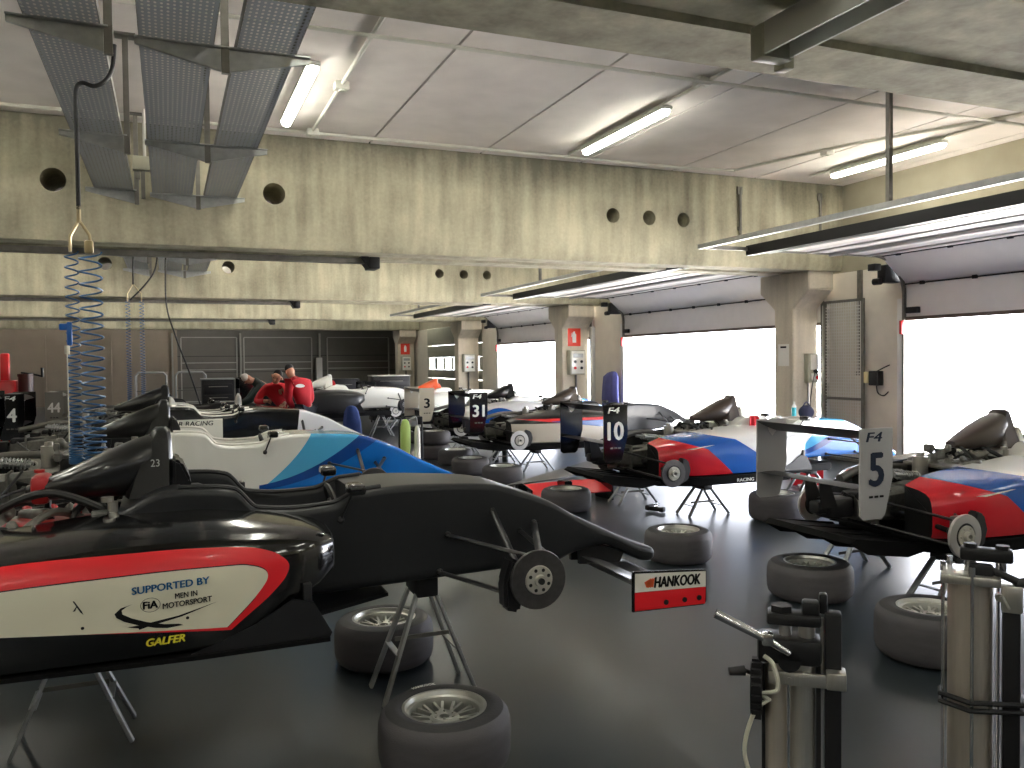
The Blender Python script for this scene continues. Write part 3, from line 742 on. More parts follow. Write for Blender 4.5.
    for s in (-1, 1):
        for nm, p, q, r in (('lower_wishbone', (-.85, s*.15, .06), (-1.22, s*.62, .0), .011), ('lower_wishbone', (-1.45, s*.1, .07), (-1.26, s*.62, .0), .011), ('upper_wishbone', (-.85, s*.15, .25), (-1.22, s*.62, .17), .010), ('upper_wishbone', (-1.48, s*.09, .25), (-1.27, s*.62, .17), .010), ('push_rod', (-1.0, s*.12, .33), (-1.2, s*.6, .04), .011)):
            MB().tube([p, q], r, 10).build(nm, M_blackmatte, root)
        MB().tube([(-1.25, s*.1, .15), (-1.25, s*.64, .08)], .018, 12).sphere((-1.25, s*.14, .145), .042, n=10).sphere((-1.25, s*.6, .085), .036, n=10).build('driveshaft', M_engdark, root)
        m_ = MB(); m_.box((-1.24, s*.625, .085), (.08, .06, .22), .015); m_.build('upright', M_engine, root)
        m_ = MB(); m_.prism([(-1.14, -.04), (-1.06, .0), (-1.03, .1), (-1.06, .2), (-1.14, .23), (-1.16, .1)], s*.655-.035, s*.655+.035, 'y', .012); m_.build('brake_duct', M_blackmatte, root)
        Mx = Matrix.Translation((-1.25, s*.69, .075)) @ Matrix.Rotation(PI/2*s, 4, 'X').inverted()
        m_ = MB(); m_.lathe([(.085, -.011), (.140, -.011), (.143, 0), (.140, .011), (.085, .011)], 44, Mx, True); m_.build('brake_disc', disc_m or M_disc, root)
        m_ = MB(); m_.cur = 1; m_.lathe([(.0, -.005), (.088, -.005), (.088, .006), (.0, .006)], 36, Mx); m_.cur = 0
        m_.lathe([(.03, .01), (.07, .01), (.07, .018), (.03, .018)], 32, Mx, True); m_.lathe([(.018, .01), (.034, .012), (.034, .045), (.018, .045)], 24, Mx, True)
        for q in range(6):
            a = 2*PI*q/6; m_.cyl(Mx @ Vector((.056*math.cos(a), .056*math.sin(a), .015)), Mx @ Vector((.056*math.cos(a), .056*math.sin(a), .03)), .007, n=8)
        m_.build('hub', [M_hub, M_black], root)
    # rear wing
    wing_m = wing_m or M_blackmatte; plate_m = plate_m or M_blackgloss
    wg = thing('rear_wing', None, None); wg.parent = root
    def foil(x0, x1, z0_, z1_, th, y0_, y1_, m2, nm, par):
        m_ = MB(); d = Vector((x1-x0, z1_-z0_)); nrm = Vector((-d.y, d.x)).normalized(); up = []; lo_ = []
        for i in range(9):
            t = i/8; h = th*(2.0*math.sqrt(t)*(1-t)+.04); p = Vector((x0, z0_))+d*t; up.append(tuple(p+nrm*h*.6)); lo_.append(tuple(p-nrm*h*.6))
        m_.prism(up+lo_[::-1], y0_, y1_, 'y'); return m_.build(nm, m2, par)
    foil(-1.70, -1.955, .70, .775, .045, -.495, .495, wing_m, 'upper_flap', wg)
    foil(-1.72, -1.93, .375, .39, .03, -.495, .495, wing_m, 'lower_beam', wg)
    for s in (-1, 1):
        m_ = MB(); m_.prism([(-1.95, .785), (-1.675, .785), (-1.675, .46), (-1.74, .225), (-1.77, .20), (-1.92, .20), (-1.95, .225)], s*.5-.006, s*.5+.006, 'y')
        e = m_.build('endplate', plate_m, wg)
        if num:
            nh = {'5': .21, '10': .18, '31': .17}.get(num, .165); tw = {'5': .13, '10': .19, '31': .19, '44': .2}.get(num, .11); xc = -1.815
            sgn = 1 if s < 0 else -1
            fn = (lambda u, v: (xc-tw/2+u, s*.5+s*.0085, .50-nh/2+.02+v)) if s < 0 else (lambda u, v: (xc+tw/2-u, s*.5+s*.0085, .50-nh/2+.02+v))
            if s < 0: lettering('race_number', num, fn, tw, nh, num_m or M_decwhite, e, .05)
            if s < 0 and logo:
                lettering('series_emblem', 'F4', lambda u, v: (-1.905+u+v*.3, -.5085, .70+v), .13, .06, num_m if plate_m not in (M_blackgloss,) and num != '31' else M_decwhite, e, .03)
            m_ = MB()
            for q in range(3): m_.box((-1.86+.045*q, s*.507, .345), (.03, .004, .014), .0)
            m_.build('slot', M_dark if plate_m is not M_blackgloss else M_galvd, e)
            m_ = MB(); m_.prism([(-1.86, .74), (-1.76, .74), (-1.78, .69), (-1.81, .66), (-1.84, .69)], -.4935 if s < 0 else .4925, -.4925 if s < 0 else .4935, 'y')
            if s > 0:
                m_.v = [(p[0], .4935, p[2]) if i < 0 else p for i, p in enumerate(m_.v)]; m_.build('shield_emblem', M_decwhite, e)
    for s in (-1, 1): MB().prism([(-1.72, .2), (-1.86, .2), (-1.88, .39), (-1.8, .39)], s*.07-.006, s*.07+.006, 'y').build('wing_support', M_blackmatte, wg)
    if front_wing:
        fw = thing('front_wing', None, None); fw.parent = root
        foil(2.34, 2.04, -.02, .02, .035, -.7, .7, M_blackmatte, 'main_plane', fw)
        for s in (-1, 1): foil(2.09, 1.93, .045, .10, .025, *sorted((s*.22, s*.7)), M_blackmatte, 'flap', fw)
        for s in (-1, 1): MB().prism([(2.0, .02), (2.24, .0), (2.27, .06), (2.0, .15)], s*.05-.012, s*.05+.012, 'y').build('pylon', M_blackmatte, fw)
        for s in (-1, 1):
            y_ = s*.745
            m_ = MB(); m_.prism([(1.915, -.04), (2.30, -.05), (2.315, -.035), (2.315, .115), (1.925, .145), (1.915, .135)], y_-.006, y_+.006, 'y', .003); m_.box((2.12, s*.715, -.02), (.3, .06, .02), .004); e = m_.build('endplate', M_blackgloss, fw)
            if s < 0:
                f_ = lambda u, v: (u, y_-.0075, v)
                decal('white_band', [(1.926, .05), (2.309, .035), (2.309, .108), (1.928, .136)], f_, M_white, e)
                decal('red_band', [(1.926, -.034), (2.305, -.044), (2.309, .034), (1.926, .049)], f_, M_decred, e)
                lettering('lettering', 'HANKOOK', lambda u, v: (2.025+u+v*.12, y_-.009, .062+v-u*.04), .252, .048, M_decblack, e, .085)
                for q in range(3): decal('wing_mark', [(1.985+.012*q, .068), (1.998+.012*q, .064), (2.012+.009*q, .108), (1.975+.016*q, .092)], lambda u, v: (u, y_-.0092, v), M_orange, e)
                for xx in (2.09, 2.19, 2.27): MB().cyl((xx, y_-.004, -.012), (xx, y_-.0125, -.012), .012, n=14).build('bolt', M_black, e)
    return root

NOSE_BLUE = [('min(x-0.5-1.6*z+z*z, x-0.62)', (80, 176, 224)), ('min(0.14+0.1*(x-0.65)+0.41*(x-0.65)*(x-0.65)-z, x-0.65)', (20, 72, 150)), ('min(0.10+0.05*(x-0.65)+0.32*(x-0.65)*(x-0.65)-z, x-0.65)', (20, 116, 206))]
P_white_blue = mat('white_and_blue_paint', (232, 232, 226), .16, coat=.6, layers=NOSE_BLUE)
POD_RBW = [('min(0.45-0.19*(x+0.78), 0.40-0.6*(x+0.46))-z', (18, 88, 178)), ('min(0.385-0.3*(x+1.09), 0.29-0.88*(x+0.78))-z', (208, 36, 48))]
P_pod_rbw = mat('red_blue_white_paint', (232, 232, 230), .2, coat=.6, layers=POD_RBW)
P_black_white_nose = mat('black_paint_white_nose', (17, 17, 18), .25, coat=.5, layers=[('x-1.36-0.12*z', (228, 230, 236)), ('min(min(0.56-x, 0.44-z), 1.0)', (230, 230, 220))])
P_white_pod = mat('white_pod_paint', (230, 230, 222), .25, coat=.5)
P_black = M_blackgloss
P_tub_black = mat('satin_carbon_tub', (36, 37, 39), .4, coat=.04, spec=.3, var=.06, vscale=40)
P_pod_31 = mat('beige_red_blue_pod', (24, 24, 26), .3, coat=.4, layers=[('0.30-z', (186, 178, 164)), ('min(0.37-z, z-0.25+0.1*x)', (212, 44, 48)), ('min(0.33-z, min(z-0.24+0.12*x, x+0.7))', (26, 84, 160))])
P_white_bluepod = mat('white_blue_pod', (232, 232, 232), .25, coat=.4, layers=[('0.40-0.35*(x+0.5)*(x+0.5)*3-z', (24, 90, 176))])

# the nearest car: black, with the sponsor panel on its side pod
A1 = race_car('black racing car nearest the camera, sponsor panel with red border on its side', 0, 4.0, .55, P_tub_black, M_blackgloss, num=None, seed=3, front_wing=True, sill=False, engine_m=M_redengine)
pod = [c for c in A1.children if c.name.startswith('side_pod')][0]
def side(off): return lambda u, v: (u, -pod_y(u, v)-off, v)
def smooth_poly(pts, n=6):
    out = []; N_ = len(pts)
    for i in range(N_):
        p0, p1, p2, p3 = (Vector(pts[(i+j-1) % N_][:2]) for j in range(4))
        if len(pts[i]) > 2 or len(pts[(i+1) % N_]) > 2: out.append(tuple(p1)); continue
        for k in range(n):
            t = k/n; out.append(tuple(0.5*((2*p1)+(p2-p0)*t+(2*p0-5*p1+4*p2-p3)*t*t+(3*p1-p0-3*p2+p3)*t**3)))
    return out
redp = smooth_poly([(-1.1, .335, 1), (-.552, .397), (-.074, .408), (.2, .398), (.345, .372), (.424, .318), (.415, .262), (.35, .195), (.27, .135), (.205, .085, 1), (-.556, .165, 1), (-1.1, .185, 1)])
whtp = smooth_poly([(-1.1, .275, 1), (-.552, .316), (-.074, .332), (.2, .33), (.28, .322), (.335, .298), (.342, .262), (.30, .205), (.245, .15), (.19, .098, 1), (-.556, .160, 1), (-1.1, .18, 1)])
decal('red_border', redp, side(.005), M_decred, pod, .025)
blk = decal('thin_black_line', [((u-.0)*1.0, v+.004) if v > .2 else (u+.004, v) for u, v in whtp], side(.006), M_decblack, pod, .025)
decal('cream_panel', whtp, side(.007), M_cream, pod, .025)
def ptext(s, x0, z0_, w, h, m, bold=.0, shear=0, slope=.0, sp=1.0):
    lettering('lettering', s, lambda u, v: (x0+u, -pod_y(x0+u, z0_+v+u*slope)-.0095, z0_+v+u*slope), w, h, m, pod, bold, shear, sp)
ptext('SUPPORTED BY', -.138, .263, .268, .026, M_decblue, .05, 0, .045)
ptext('MEN IN', .008, .232, .078, .0195, M_decblack, .035, 0, .045)
ptext('MOTORSPORT', -.035, .199, .172, .0205, M_decblack, .035, 0, .05)
ptext('FiA', -.102, .206, .052, .027, M_decblack, .07, 0, .03)
ring = [(math.cos(2*PI*i/28), math.sin(2*PI*i/28)) for i in range(28)]
for r1, w_ in ((.034, .0018),):
    vs = []; fs = []
    for i, (c, s) in enumerate(ring):
        for rr in (r1, r1-w_):
            u, v = -.076+rr*c, .219+rr*.78*s; vs.append((u, -pod_y(u, v)-.0085, v))
    for i in range(28): j = (i+1) % 28; fs.append((2*i, 2*j, 2*j+1, 2*i+1))
    MB().add(vs, fs).build('emblem_ring', M_decblack, pod, smooth=0)
decal('swoosh', [(-.135, .229), (-.175, .219), (-.196, .2), (-.19, .185), (-.165, .168), (-.12, .15), (-.06, .132), (-.02, .126), (.035, .13), (.02, .137), (-.03, .142), (-.09, .158), (-.14, .178), (-.17, .196), (-.172, .21), (-.155, .222)], side(.0083), M_decblack, pod)
decal('swoosh', [(-.155, .147), (-.115, .149), (.02, .168), (.16, .204), (.03, .163), (-.09, .139), (-.115, .132), (-.118, .138)], side(.0086), M_decblack, pod)
for u, v in ((-.30, .162), (.05, .155)): decal('panel_screw', [(u+.006*c, v+.006*s) for c, s in ring[::3]], side(.0086), M_decblack, pod)
decal('scuff', [(-.33, .262), (-.325, .262), (-.30, .222), (-.296, .21), (-.306, .22)], side(.0083), M_engdark, pod)
decal('scuff', [(-.33, .225), (-.322, .226), (-.315, .243), (-.32, .24)], side(.0083), M_engdark, pod)
ptext('GALFER', -.094, .066, .135, .028, M_decyel, .07, .22, .02)
m_ = MB(); m_.box((-.50, 0, .585), (.07, .16, .12), .02); m_.cyl((-.5, -.06, .66), (-.5, -.06, .672), .02); m_.build('red_tank', M_redengine, A1)
lettering('car_number', '23', lambda u, v: (-.075+u, -.12+v*.35, .665+v), .035, .03, M_galv, [c for c in A1.children if c.name.startswith('roll_hoop')][0])

A2 = race_car('white car with pale blue, dark blue and bright blue nose, second from the camera', 0, 7.12, .55, P_white_blue, P_white_pod, rim_m=M_white, head_m=M_black, disc_m=M_discdark, seed=5, sill=False, pods=False)
A3 = race_car('black car with white nose and white panel, third from the camera on the left side', 0, 10.2, .60, P_black_white_nose, P_white_pod, rim_m=M_white, head_m=M_white, disc_m=M_discdark, seed=7, pods=False)
ob = [c for c in A3.children if c.name.startswith('monocoque')][0]
lettering('lettering', 'R RACING', lambda u, v: (.10+u, -.325, .372+v), .36, .05, M_decblack, ob, .03, .15)
A4 = race_car('black car with pale cockpit rim and black rear wing numbered 4', 0, 12.55, .52, M_blackgloss, M_blackgloss, rim_m=M_white, head_m=M_white, num='4', disc_m=M_discdark, seed=11, pods=False)
A5 = race_car('dark car with grey rear wing numbered 44, farthest on the left side', 0, 16.72, .42, M_blackmatte, M_blackmatte, num='44', disc_m=M_discdark, plate_m=mat('grey_green_endplate', (128, 126, 116), .45), seed=13, logo=False, pods=False)
B1 = race_car('red, blue and white car with grey rear wing numbered 5', 6.0, 4.55, .41, P_white_blue, P_pod_rbw, head_m=M_white, num='5', plate_m=mat('silver_grey_endplate', (172, 172, 174), .4), num_m=M_decnavy, seed=17, airbox_m=mat('brown_carbon', (62, 52, 46), .3, coat=.4), hoop_m=mat('brown_carbon', (62, 52, 46)))
B2 = race_car('red, blue and white car with black rear wing numbered 10', 6.0, 7.92, .41, P_white_blue, P_pod_rbw, head_m=M_white, num='10', seed=19, airbox_m=MATS['brown_carbon'], hoop_m=MATS['brown_carbon'], disc_m=M_discdark)
B3 = race_car('black car with beige, red and blue pods and rear wing numbered 31', 6.0, 11.95, .41, M_blackmatte, P_pod_31, num='31', seed=23, airbox_m=MATS['brown_carbon'], hoop_m=MATS['brown_carbon'], disc_m=mat('bright_brake_disc', (214, 212, 208), .3, .7))
B4 = race_car('white car with blue side pods and pale endplate numbered 3', 6.0, 14.58, .41, P_white_blue, P_white_bluepod, head_m=M_white, num='3', plate_m=mat('cream_endplate', (206, 198, 178), .45), num_m=M_decblack, seed=29, logo=False)
B5 = race_car('white car with orange roll hoop behind the car numbered 3', 6.3, 20.3, .41, P_white_pod, P_white_pod, hoop_m=M_orange, head_m=M_orange, airbox_m=M_orange, seed=31)
B6 = race_car('white car with dark side pods standing beyond the mechanics', 3.3, 18.4, .58, P_white_pod, M_blackmatte, hoop_m=M_white, head_m=M_red, airbox_m=M_white, seed=37)
for car, m2 in ((B1, M_decwhite), (B2, M_decwhite)):
    ob = [c for c in car.children if c.name.startswith('floor_pan')][0]
    lettering('lettering', 'RACING', lambda u, v: (-.42+u, -.642, -.07+v), .22, .035, m2, ob, .03)
    ob = [c for c in car.children if c.name.startswith('side_pod')][0]
    decal('white_stripe', [(-1.02, .30), (-.74, .335), (-.70, .335), (-.95, .296)], lambda u, v: (u, -pod_y(u, v)-.003, v), M_white, ob)
# ------------------------------------------------------------------ wheels
def wheel_proto(r, w):
    t_ = MB(); rb = .178
    prof = [(rb-.012, .012), (rb, .0), (r-.06, -.004), (r-.028, .008), (r-.008, .03), (r, .06), (r+.002, w*.5), (r, w-.06), (r-.008, w-.03), (r-.028, w-.008), (r-.06, w+.004), (rb, w), (rb-.01, w-.01)]
    t_.lathe(prof[:4], 56); t_.lathe(prof[9:], 56); t_.cur = 1; t_.lathe(prof[3:10], 56)
    q_ = MB(); q_.lathe([(rb-.008, w-.012), (rb-.004, w-.002), (rb-.016, w-.002), (rb-.022, w-.02), (rb-.034, w-.024), (rb-.040, w-.07), (rb-.045, w*.4), (rb-.03, .03), (rb-.008, .01)], 48)
    q_.lathe([(.022, w-.06), (.022, w-.045), (.05, w-.04), (.062, w-.05), (.064, w-.085), (.022, w-.085)], 32, None, True)
    for k in range(10):
        a = 2*PI*k/10
        for da in (-.14, .14):
            q_.bar((.058*math.cos(a), .058*math.sin(a), w-.062), ((rb-.038)*math.cos(a+da), (rb-.038)*math.sin(a+da), w-.05), .012, .022, (0, 0, 1))
    for k in range(6):
        a = 2*PI*k/6; q_.cyl((.04*math.cos(a), .04*math.sin(a), w-.06), (.04*math.cos(a), .04*math.sin(a), w-.036), .006, n=8)
    return t_, q_
def wheel(x, y, label, r=.27, w=.22, rz=0, z=0, txt=False):
    root = thing('racing_slick', label, 'wheel', (x, y, z+.005), rz, 'racing wheels lying on the floor')
    t_, q_ = wheel_proto(r, w); ty = t_.build('tyre', [M_rubber, M_tread], root, 50); q_.build('rim', M_rim, root, 40)
    if txt:
        for a0, s_ in ((PI*.5, 'HANKOOK'), (PI*1.12, 'F200')):
            R_ = r-.045
            def fn(u, v, a0=a0): a = a0+.16-u/R_; rr_ = R_+v-.014; return (rr_*math.cos(a), rr_*math.sin(a), w+.0045)
            if s_ == 'HANKOOK': lettering('lettering', s_, fn, .11, .02, M_decwhite, ty, .02)
    return root
wheel(1.02, 3.24, 'racing wheel lying flat in front of the trestle of the nearest black car', .27, .24, .2, txt=True)
wheel(1.08, 4.52, 'racing wheel lying flat under the nearest black car, behind its trestle', .27, .24, .5)
wheel(3.86, 5.81, 'racing wheel lying flat just behind the advertising board of the front wing', .275, .25)
wheel(4.09, 4.54, 'racing wheel lying flat alone on the floor behind the tall jack with the handle', .285, .24, .4)
wheel(3.86, 3.35, 'racing wheel lying flat behind the large silver jack at the edge of the photo', .285, .27)
wheel(4.03, 8.25, 'racing wheel lying flat beside the red spare front wing', .275, .24)
wheel(4.15, 10.45, 'racing wheel lying flat, nearest of the row under the car numbered 31', .275, .24)
wheel(4.08, 11.54, 'racing wheel lying flat, middle of the row under the car numbered 31', .275, .24)
wheel(4.25, 12.75, 'racing wheel lying flat, farthest of the row under the car numbered 31', .275, .24)
wheel(4.2, 13.7, 'racing wheel at the bottom of a stack of two beside the pale cylinder', .275, .24)
wheel(4.2, 13.7, 'racing wheel on top of a stack of two beside the pale cylinder', .275, .22, z=.25)
wheel(4.75, 16.5, 'racing wheel lying under the white car beyond the mechanics', .275, .24)
wheel(5.75, 6.85, 'dark racing wheel lying behind the rear wing numbered 5', .285, .27)

# ------------------------------------------------------------------ trestles under the cars
def trestle(x, y, h, label, rz=0, fx=.235, fy=.14, tb=.12):
    root = thing('car_trestle', label, 'trestle', (x, y, 0), rz, 'trestles carrying the cars')
    MB().box((0, 0, h-tb/2), (.11, .22, tb), .012).build('top_block', M_blackst, root)
    for sx in (-1, 1):
        for sy in (-1, 1):
            m_ = MB(); m_.bar((sx*.045, sy*.075, h-tb+.02), (sx*fx, sy*fy, .004), .016, .042, (0, 1, 0), .003); m_.build('leg', M_galv, root)
        t = .55; m_ = MB(); px = sx*(.045+(fx-.045)*t); pz = (h-.10)*(1-t); py = .075+(fy-.075)*t
        m_.bar((px, -py, pz), (px, py, pz), .008, .03, (1, 0, 0)); m_.build('brace', M_galv, root)
    t = .5; m_ = MB(); px = .045+(fx-.045)*t; pz = (h-.1)*(1-t); m_.bar((-px, 0, pz+.02), (px, 0, pz+.02), .008, .02); m_.build('cross_strut', M_galvd, root)
trestle(1.155, 4.02, .618, 'tall metal trestle under the front of the nearest black car')
trestle(-.41, 4.12, .536, 'metal trestle under the side pod of the nearest black car')
for Y, z0, nm, s_ in ((7.12, .55, 'second white and blue car', 0), (10.2, .6, 'black car with white nose', 1), (12.55, .52, 'car numbered 4', 1), (16.72, .42, 'car numbered 44', 1)):
    trestle(1.15, Y, z0+.07-.002 if not s_ else z0-.097, 'metal trestle under the front of the '+nm); trestle(-.6, Y, z0-.014 if not s_ else z0-.097, 'metal trestle under the rear of the '+nm)
for Y, nm, rz_, X in ((4.55, 'numbered 5', 0, 6), (7.92, 'numbered 10', 0, 6), (11.95, 'numbered 31', 0, 6), (14.58, 'numbered 3', 0, 6), (20.3, 'with the orange roll hoop', 0, 6.3), (18.4, 'beyond the mechanics', 0, 3.3)):
    dx = {'numbered 10': -.74, 'numbered 31': -.9}.get(nm, -1.13)
    z_ = .313 if Y != 18.4 else .483
    trestle(X+dx, Y-.47, z_, 'metal trestle under the visible rear corner of the car '+nm, 0, .25, .12, .05)
    trestle(X-1.05, Y+.46, z_, 'metal trestle under the hidden rear corner of the car '+nm, 0, .25, .12, .05)
    trestle(X+1.1, Y, z_, 'metal trestle under the front of the car '+nm, 0, .25, .12, .05)

# ------------------------------------------------------------------ air jacks in front
def jack_base(root):
    MB().box((.03, 0, .02), (.34, .3, .04), .008).build('base_plate', M_blackst, root)
root = thing('air_jack', 'tall air jack with two silver cylinders, lifting handle and crank wheel', 'jack', (1.55, 1.8, 0), -math.radians(40))
jack_base(root)
MB().cyl((-.034, 0, .04), (-.034, 0, .83), .029, n=28).build('cylinder', M_aluwarm, root)
MB().cyl((.034, 0, .04), (.034, 0, .83), .033, n=28).build('cylinder', M_alu, root)
MB().box((.112, .01, .50), (.042, .05, .93), .004).box((.075, .01, .45), (.012, .03, .82)).build('rail', M_blackst, root)
MB().box((-.066, .01, .42), (.012, .02, .78)).build('rail', M_blackst, root)
MB().box((0, 0, .862), (.165, .1, .07), .014).cyl((.0, -.05, .84), (.0, .05, .84), .03).build('head_block', M_blackst, root)
MB().cyl((-.01, 0, .89), (-.01, 0, .955), .016).cyl((.045, 0, .89), (.045, 0, .95), .022).cyl((.085, 0, .80), (.085, 0, .95), .005).build('piston', M_alu, root)
MB().box((.012, 0, .945), (.14, .07, .032), .008).cyl((-.02, 0, .955), (-.02, 0, .978), .03, n=6).box((.055, 0, .975), (.045, .05, .04), .008).box((.088, .02, .985), (.022, .03, .055), .006).build('saddle', M_blackst, root)
MB().tube([(-.0, -.05, .862), (-.07, -.065, .905), (-.19, -.075, .962)], [.009, .011, .013], 12).box((-.055, -.06, .90), (.03, .03, .035), .006).build('handle', M_chrome, root)
MB().box((.02, -.036, .79), (.15, .012, .035), .003).box((.118, -.02, .795), (.05, .06, .045), .004).cyl((.0, -.044, .79), (.0, -.04, .79), .005).build('clamp_band', M_alu, root)
m_ = MB(); Mx = Matrix.Translation((-.085, -.02, .75)) @ Matrix.Rotation(PI/2, 4, 'Y')
m_.lathe([(0, -.015), (.07, -.015), (.07, .015), (0, .015)], 28, Mx)
for q in range(20):
    a = 2*PI*q/20; p = Mx @ Vector((.074*math.cos(a), .074*math.sin(a), 0)); m_.box(p, (.024, .012, .012))
m_.build('chain_wheel', M_blackst, root)
MB().cyl((-.09, -.03, .79), (-.115, -.05, .805), .006).cyl((-.115, -.05, .805), (-.155, -.06, .802), .014, .011).build('crank', M_black, root)
MB().tube(spline([(-.05, -.05, .73), (-.07, -.06, .75), (-.03, -.07, .77), (-.04, -.06, .83), (-.065, -.05, .85)], 8), .006, 8).tube(spline([(-.05, -.05, .735), (-.09, -.07, .70), (-.115, -.08, .60), (-.09, -.08, .50), (-.075, -.08, .40), (-.08, -.09, .2), (-.1, -.1, .05)], 8), .006, 8).build('air_tube', mat('clear_plastic_tube', (206, 204, 188), .35), root)
root = thing('air_jack', 'large silver cylinder air jack with tie rods at the edge of the photo', 'jack', (2.412, 1.9, 0), -math.radians(51))
jack_base(root)
MB().cyl((-.03, 0, .04), (-.03, 0, .925), .066, n=40).build('cylinder', M_aluwarm, root)
for x_, y_ in ((-.108, -.03), (-.025, -.082), (.05, .05), (-.09, .06)): MB().cyl((x_, y_, .03), (x_, y_, .975), .0055, n=10).cyl((x_, y_, .955), (x_, y_, .985), .01, n=6).build('tie_rod', M_chrome, root)
MB().box((-.03, 0, .94), (.17, .17, .03), .006).build('top_plate', M_alu, root)
MB().box((.085, 0, .48), (.05, .07, .88), .006).build('rail', M_blackst, root)
MB().box((.085, -.02, .885), (.06, .06, .085), .006).cyl((.05, -.06, .89), (.05, -.03, .89), .012).cyl((.055, -.07, .90), (.075, -.07, .86), .006).build('valve_block', M_alu, root)
MB().cyl((-.03, 0, .95), (-.03, 0, 1.0), .018).build('piston', M_chrome, root); MB().cyl((.06, 0, .95), (.06, 0, 1.0), .012).build('guide_rod', M_chrome, root)
MB().box((.015, 0, 1.012), (.15, .06, .04), .008).cyl((-.03, 0, 1.02), (-.03, 0, 1.045), .02, n=8).cyl((.06, 0, 1.02), (.06, 0, 1.045), .02, n=8).box((.0, -.04, .965), (.07, .04, .05), .01).tube([(.02, -.04, .975), (.10, -.05, .945)], .012, 10).build('saddle', M_blackst, root)
MB().tube([(.09, -.03, .93), (.13, -.02, .94), (.16, 0, .92)], .016, 10).build('hose_stub', M_black, root)
m_ = MB()
for z_ in (.53, .555): m_.tube([(-.115, .0, z_), (-.115, -.045, z_), (-.03, -.095, z_), (.115, -.04, z_), (.115, .04, z_)], .009, 8)
m_.build('clamp_band', M_blackst, root)

# ------------------------------------------------------------------ hanging air hoses
def coil(x, y, zt, zb, r, turns, name, parent, m, tr=.0052, dense=1.6):
    pts = []; n = turns*12
    for i in range(n+1):
        t = i/n; a = 2*PI*turns*t; z = zt-(zt-zb)*(1-(1-t)**dense)
        pts.append((x+r*math.cos(a), y+r*math.sin(a), z))
    MB().tube(pts, tr, 6).build(name, m, parent)
root = thing('hanging_air_hose', 'pair of coiled blue air hoses hanging from the left tray near the camera', 'air hose', (-.47, 5.6, 0))
MB().tube(spline([(.215, 0, 3.58), (.20, 0, 3.44), (.16, 0, 3.36), (.10, 0, 3.32), (.03, 0, 3.33), (.0, 0, 3.26), (0, 0, 3.0), (0, 0, 2.58)], 8), .013, 10).build('feed_hose', M_hose, root)
MB().cyl((0, 0, 2.5), (0, 0, 2.6), .013, n=10).tube([(0, 0, 2.52), (-.05, 0, 2.42), (-.05, 0, 2.33)], .009, 8).tube([(0, 0, 2.52), (.055, 0, 2.43), (.06, 0, 2.36)], .009, 8).box((.05, 0, 2.36), (.05, .04, .08), .012).build('brass_splitter', M_gold, root)
coil(-.045, 0, 2.33, 1.07, .036, 38, 'coiled_hose', root, M_bluehose, dense=1.9)
coil(.055, 0, 2.33, 1.07, .062, 24, 'coiled_hose', root, M_bluehose, .006, 1.5)
MB().box((-.06, -.05, 1.84), (.03, .03, .14), .01).box((-.085, -.05, 1.88), (.06, .025, .04), .01).build('air_gun', M_blue, root)
MB().cyl((-.075, -.05, 1.77), (-.075, -.05, 1.20), .0035, n=8).cyl((-.075, -.05, 1.77), (-.075, -.05, 1.72), .014, n=8).build('nozzle_hose', mat('clear_plastic_tube', (206, 204, 188), .35), root)
root = thing('hanging_air_hose', 'pair of coiled air hoses hanging farther back past the beam', 'air hose', (-.44, 13.7, 0))
MB().tube(spline([(.02, 0, 3.56), (.0, 0, 3.2), (-.01, 0, 2.85)], 6), .012, 8).tube(spline([(.35, 0, 3.5), (.3, 0, 3.1), (.15, 0, 2.85), (-.06, 0, 2.62)], 8), .012, 8).build('feed_hose', M_hose, root)
MB().tube([(-.01, 0, 2.86), (-.09, 0, 2.72), (-.09, 0, 2.6)], .01, 8).tube([(-.01, 0, 2.86), (.1, 0, 2.72), (.1, 0, 2.6)], .01, 8).build('brass_splitter', M_gold, root)
coil(-.09, 0, 2.62, 1.1, .032, 40, 'coiled_hose', root, M_bluehose, .005, 1.4); coil(.1, 0, 2.62, 1.1, .032, 40, 'coiled_hose', root, M_bluehose, .005, 1.4)
tag(MB().tube(spline([(.02, 13.75, 3.56), (.0, 13.75, 2.62), (.12, 13.75, 2.1), (.32, 13.75, 1.5), (.46, 13.75, 1.02)], 8), .012, 8).build('hanging_air_line', M_hose), 'single slanting black air line behind the far coiled hoses', 'air hose')

# ------------------------------------------------------------------ people
def skin(name, pts, edges, m, parent, sub=2):
    names = list(pts); me = bpy.data.meshes.new(name)
    me.from_pydata([pts[n][0] for n in names], [(names.index(a), names.index(b)) for a, b in edges], [])
    o = bpy.data.objects.new(name, me); COL.objects.link(o)
    md = o.modifiers.new('s', 'SKIN'); md.use_smooth_shade = True
    for i, n in enumerate(names): r = pts[n][1]; o.data.skin_vertices[0].data[i].radius = (r if isinstance(r, tuple) else (r, r))
    o.data.skin_vertices[0].data[0].use_root = True
    ss = o.modifiers.new('u', 'SUBSURF'); ss.levels = sub; ss.render_levels = sub
    dg = bpy.context.evaluated_depsgraph_get(); dg.update()
    nm = bpy.data.meshes.new_from_object(o.evaluated_get(dg)); bpy.data.objects.remove(o)
    nm.name = name; nm.materials.clear(); nm.materials.append(m); nm.shade_smooth()
    o = bpy.data.objects.new(name, nm); COL.objects.link(o)
    if parent: o.parent = parent
    return o
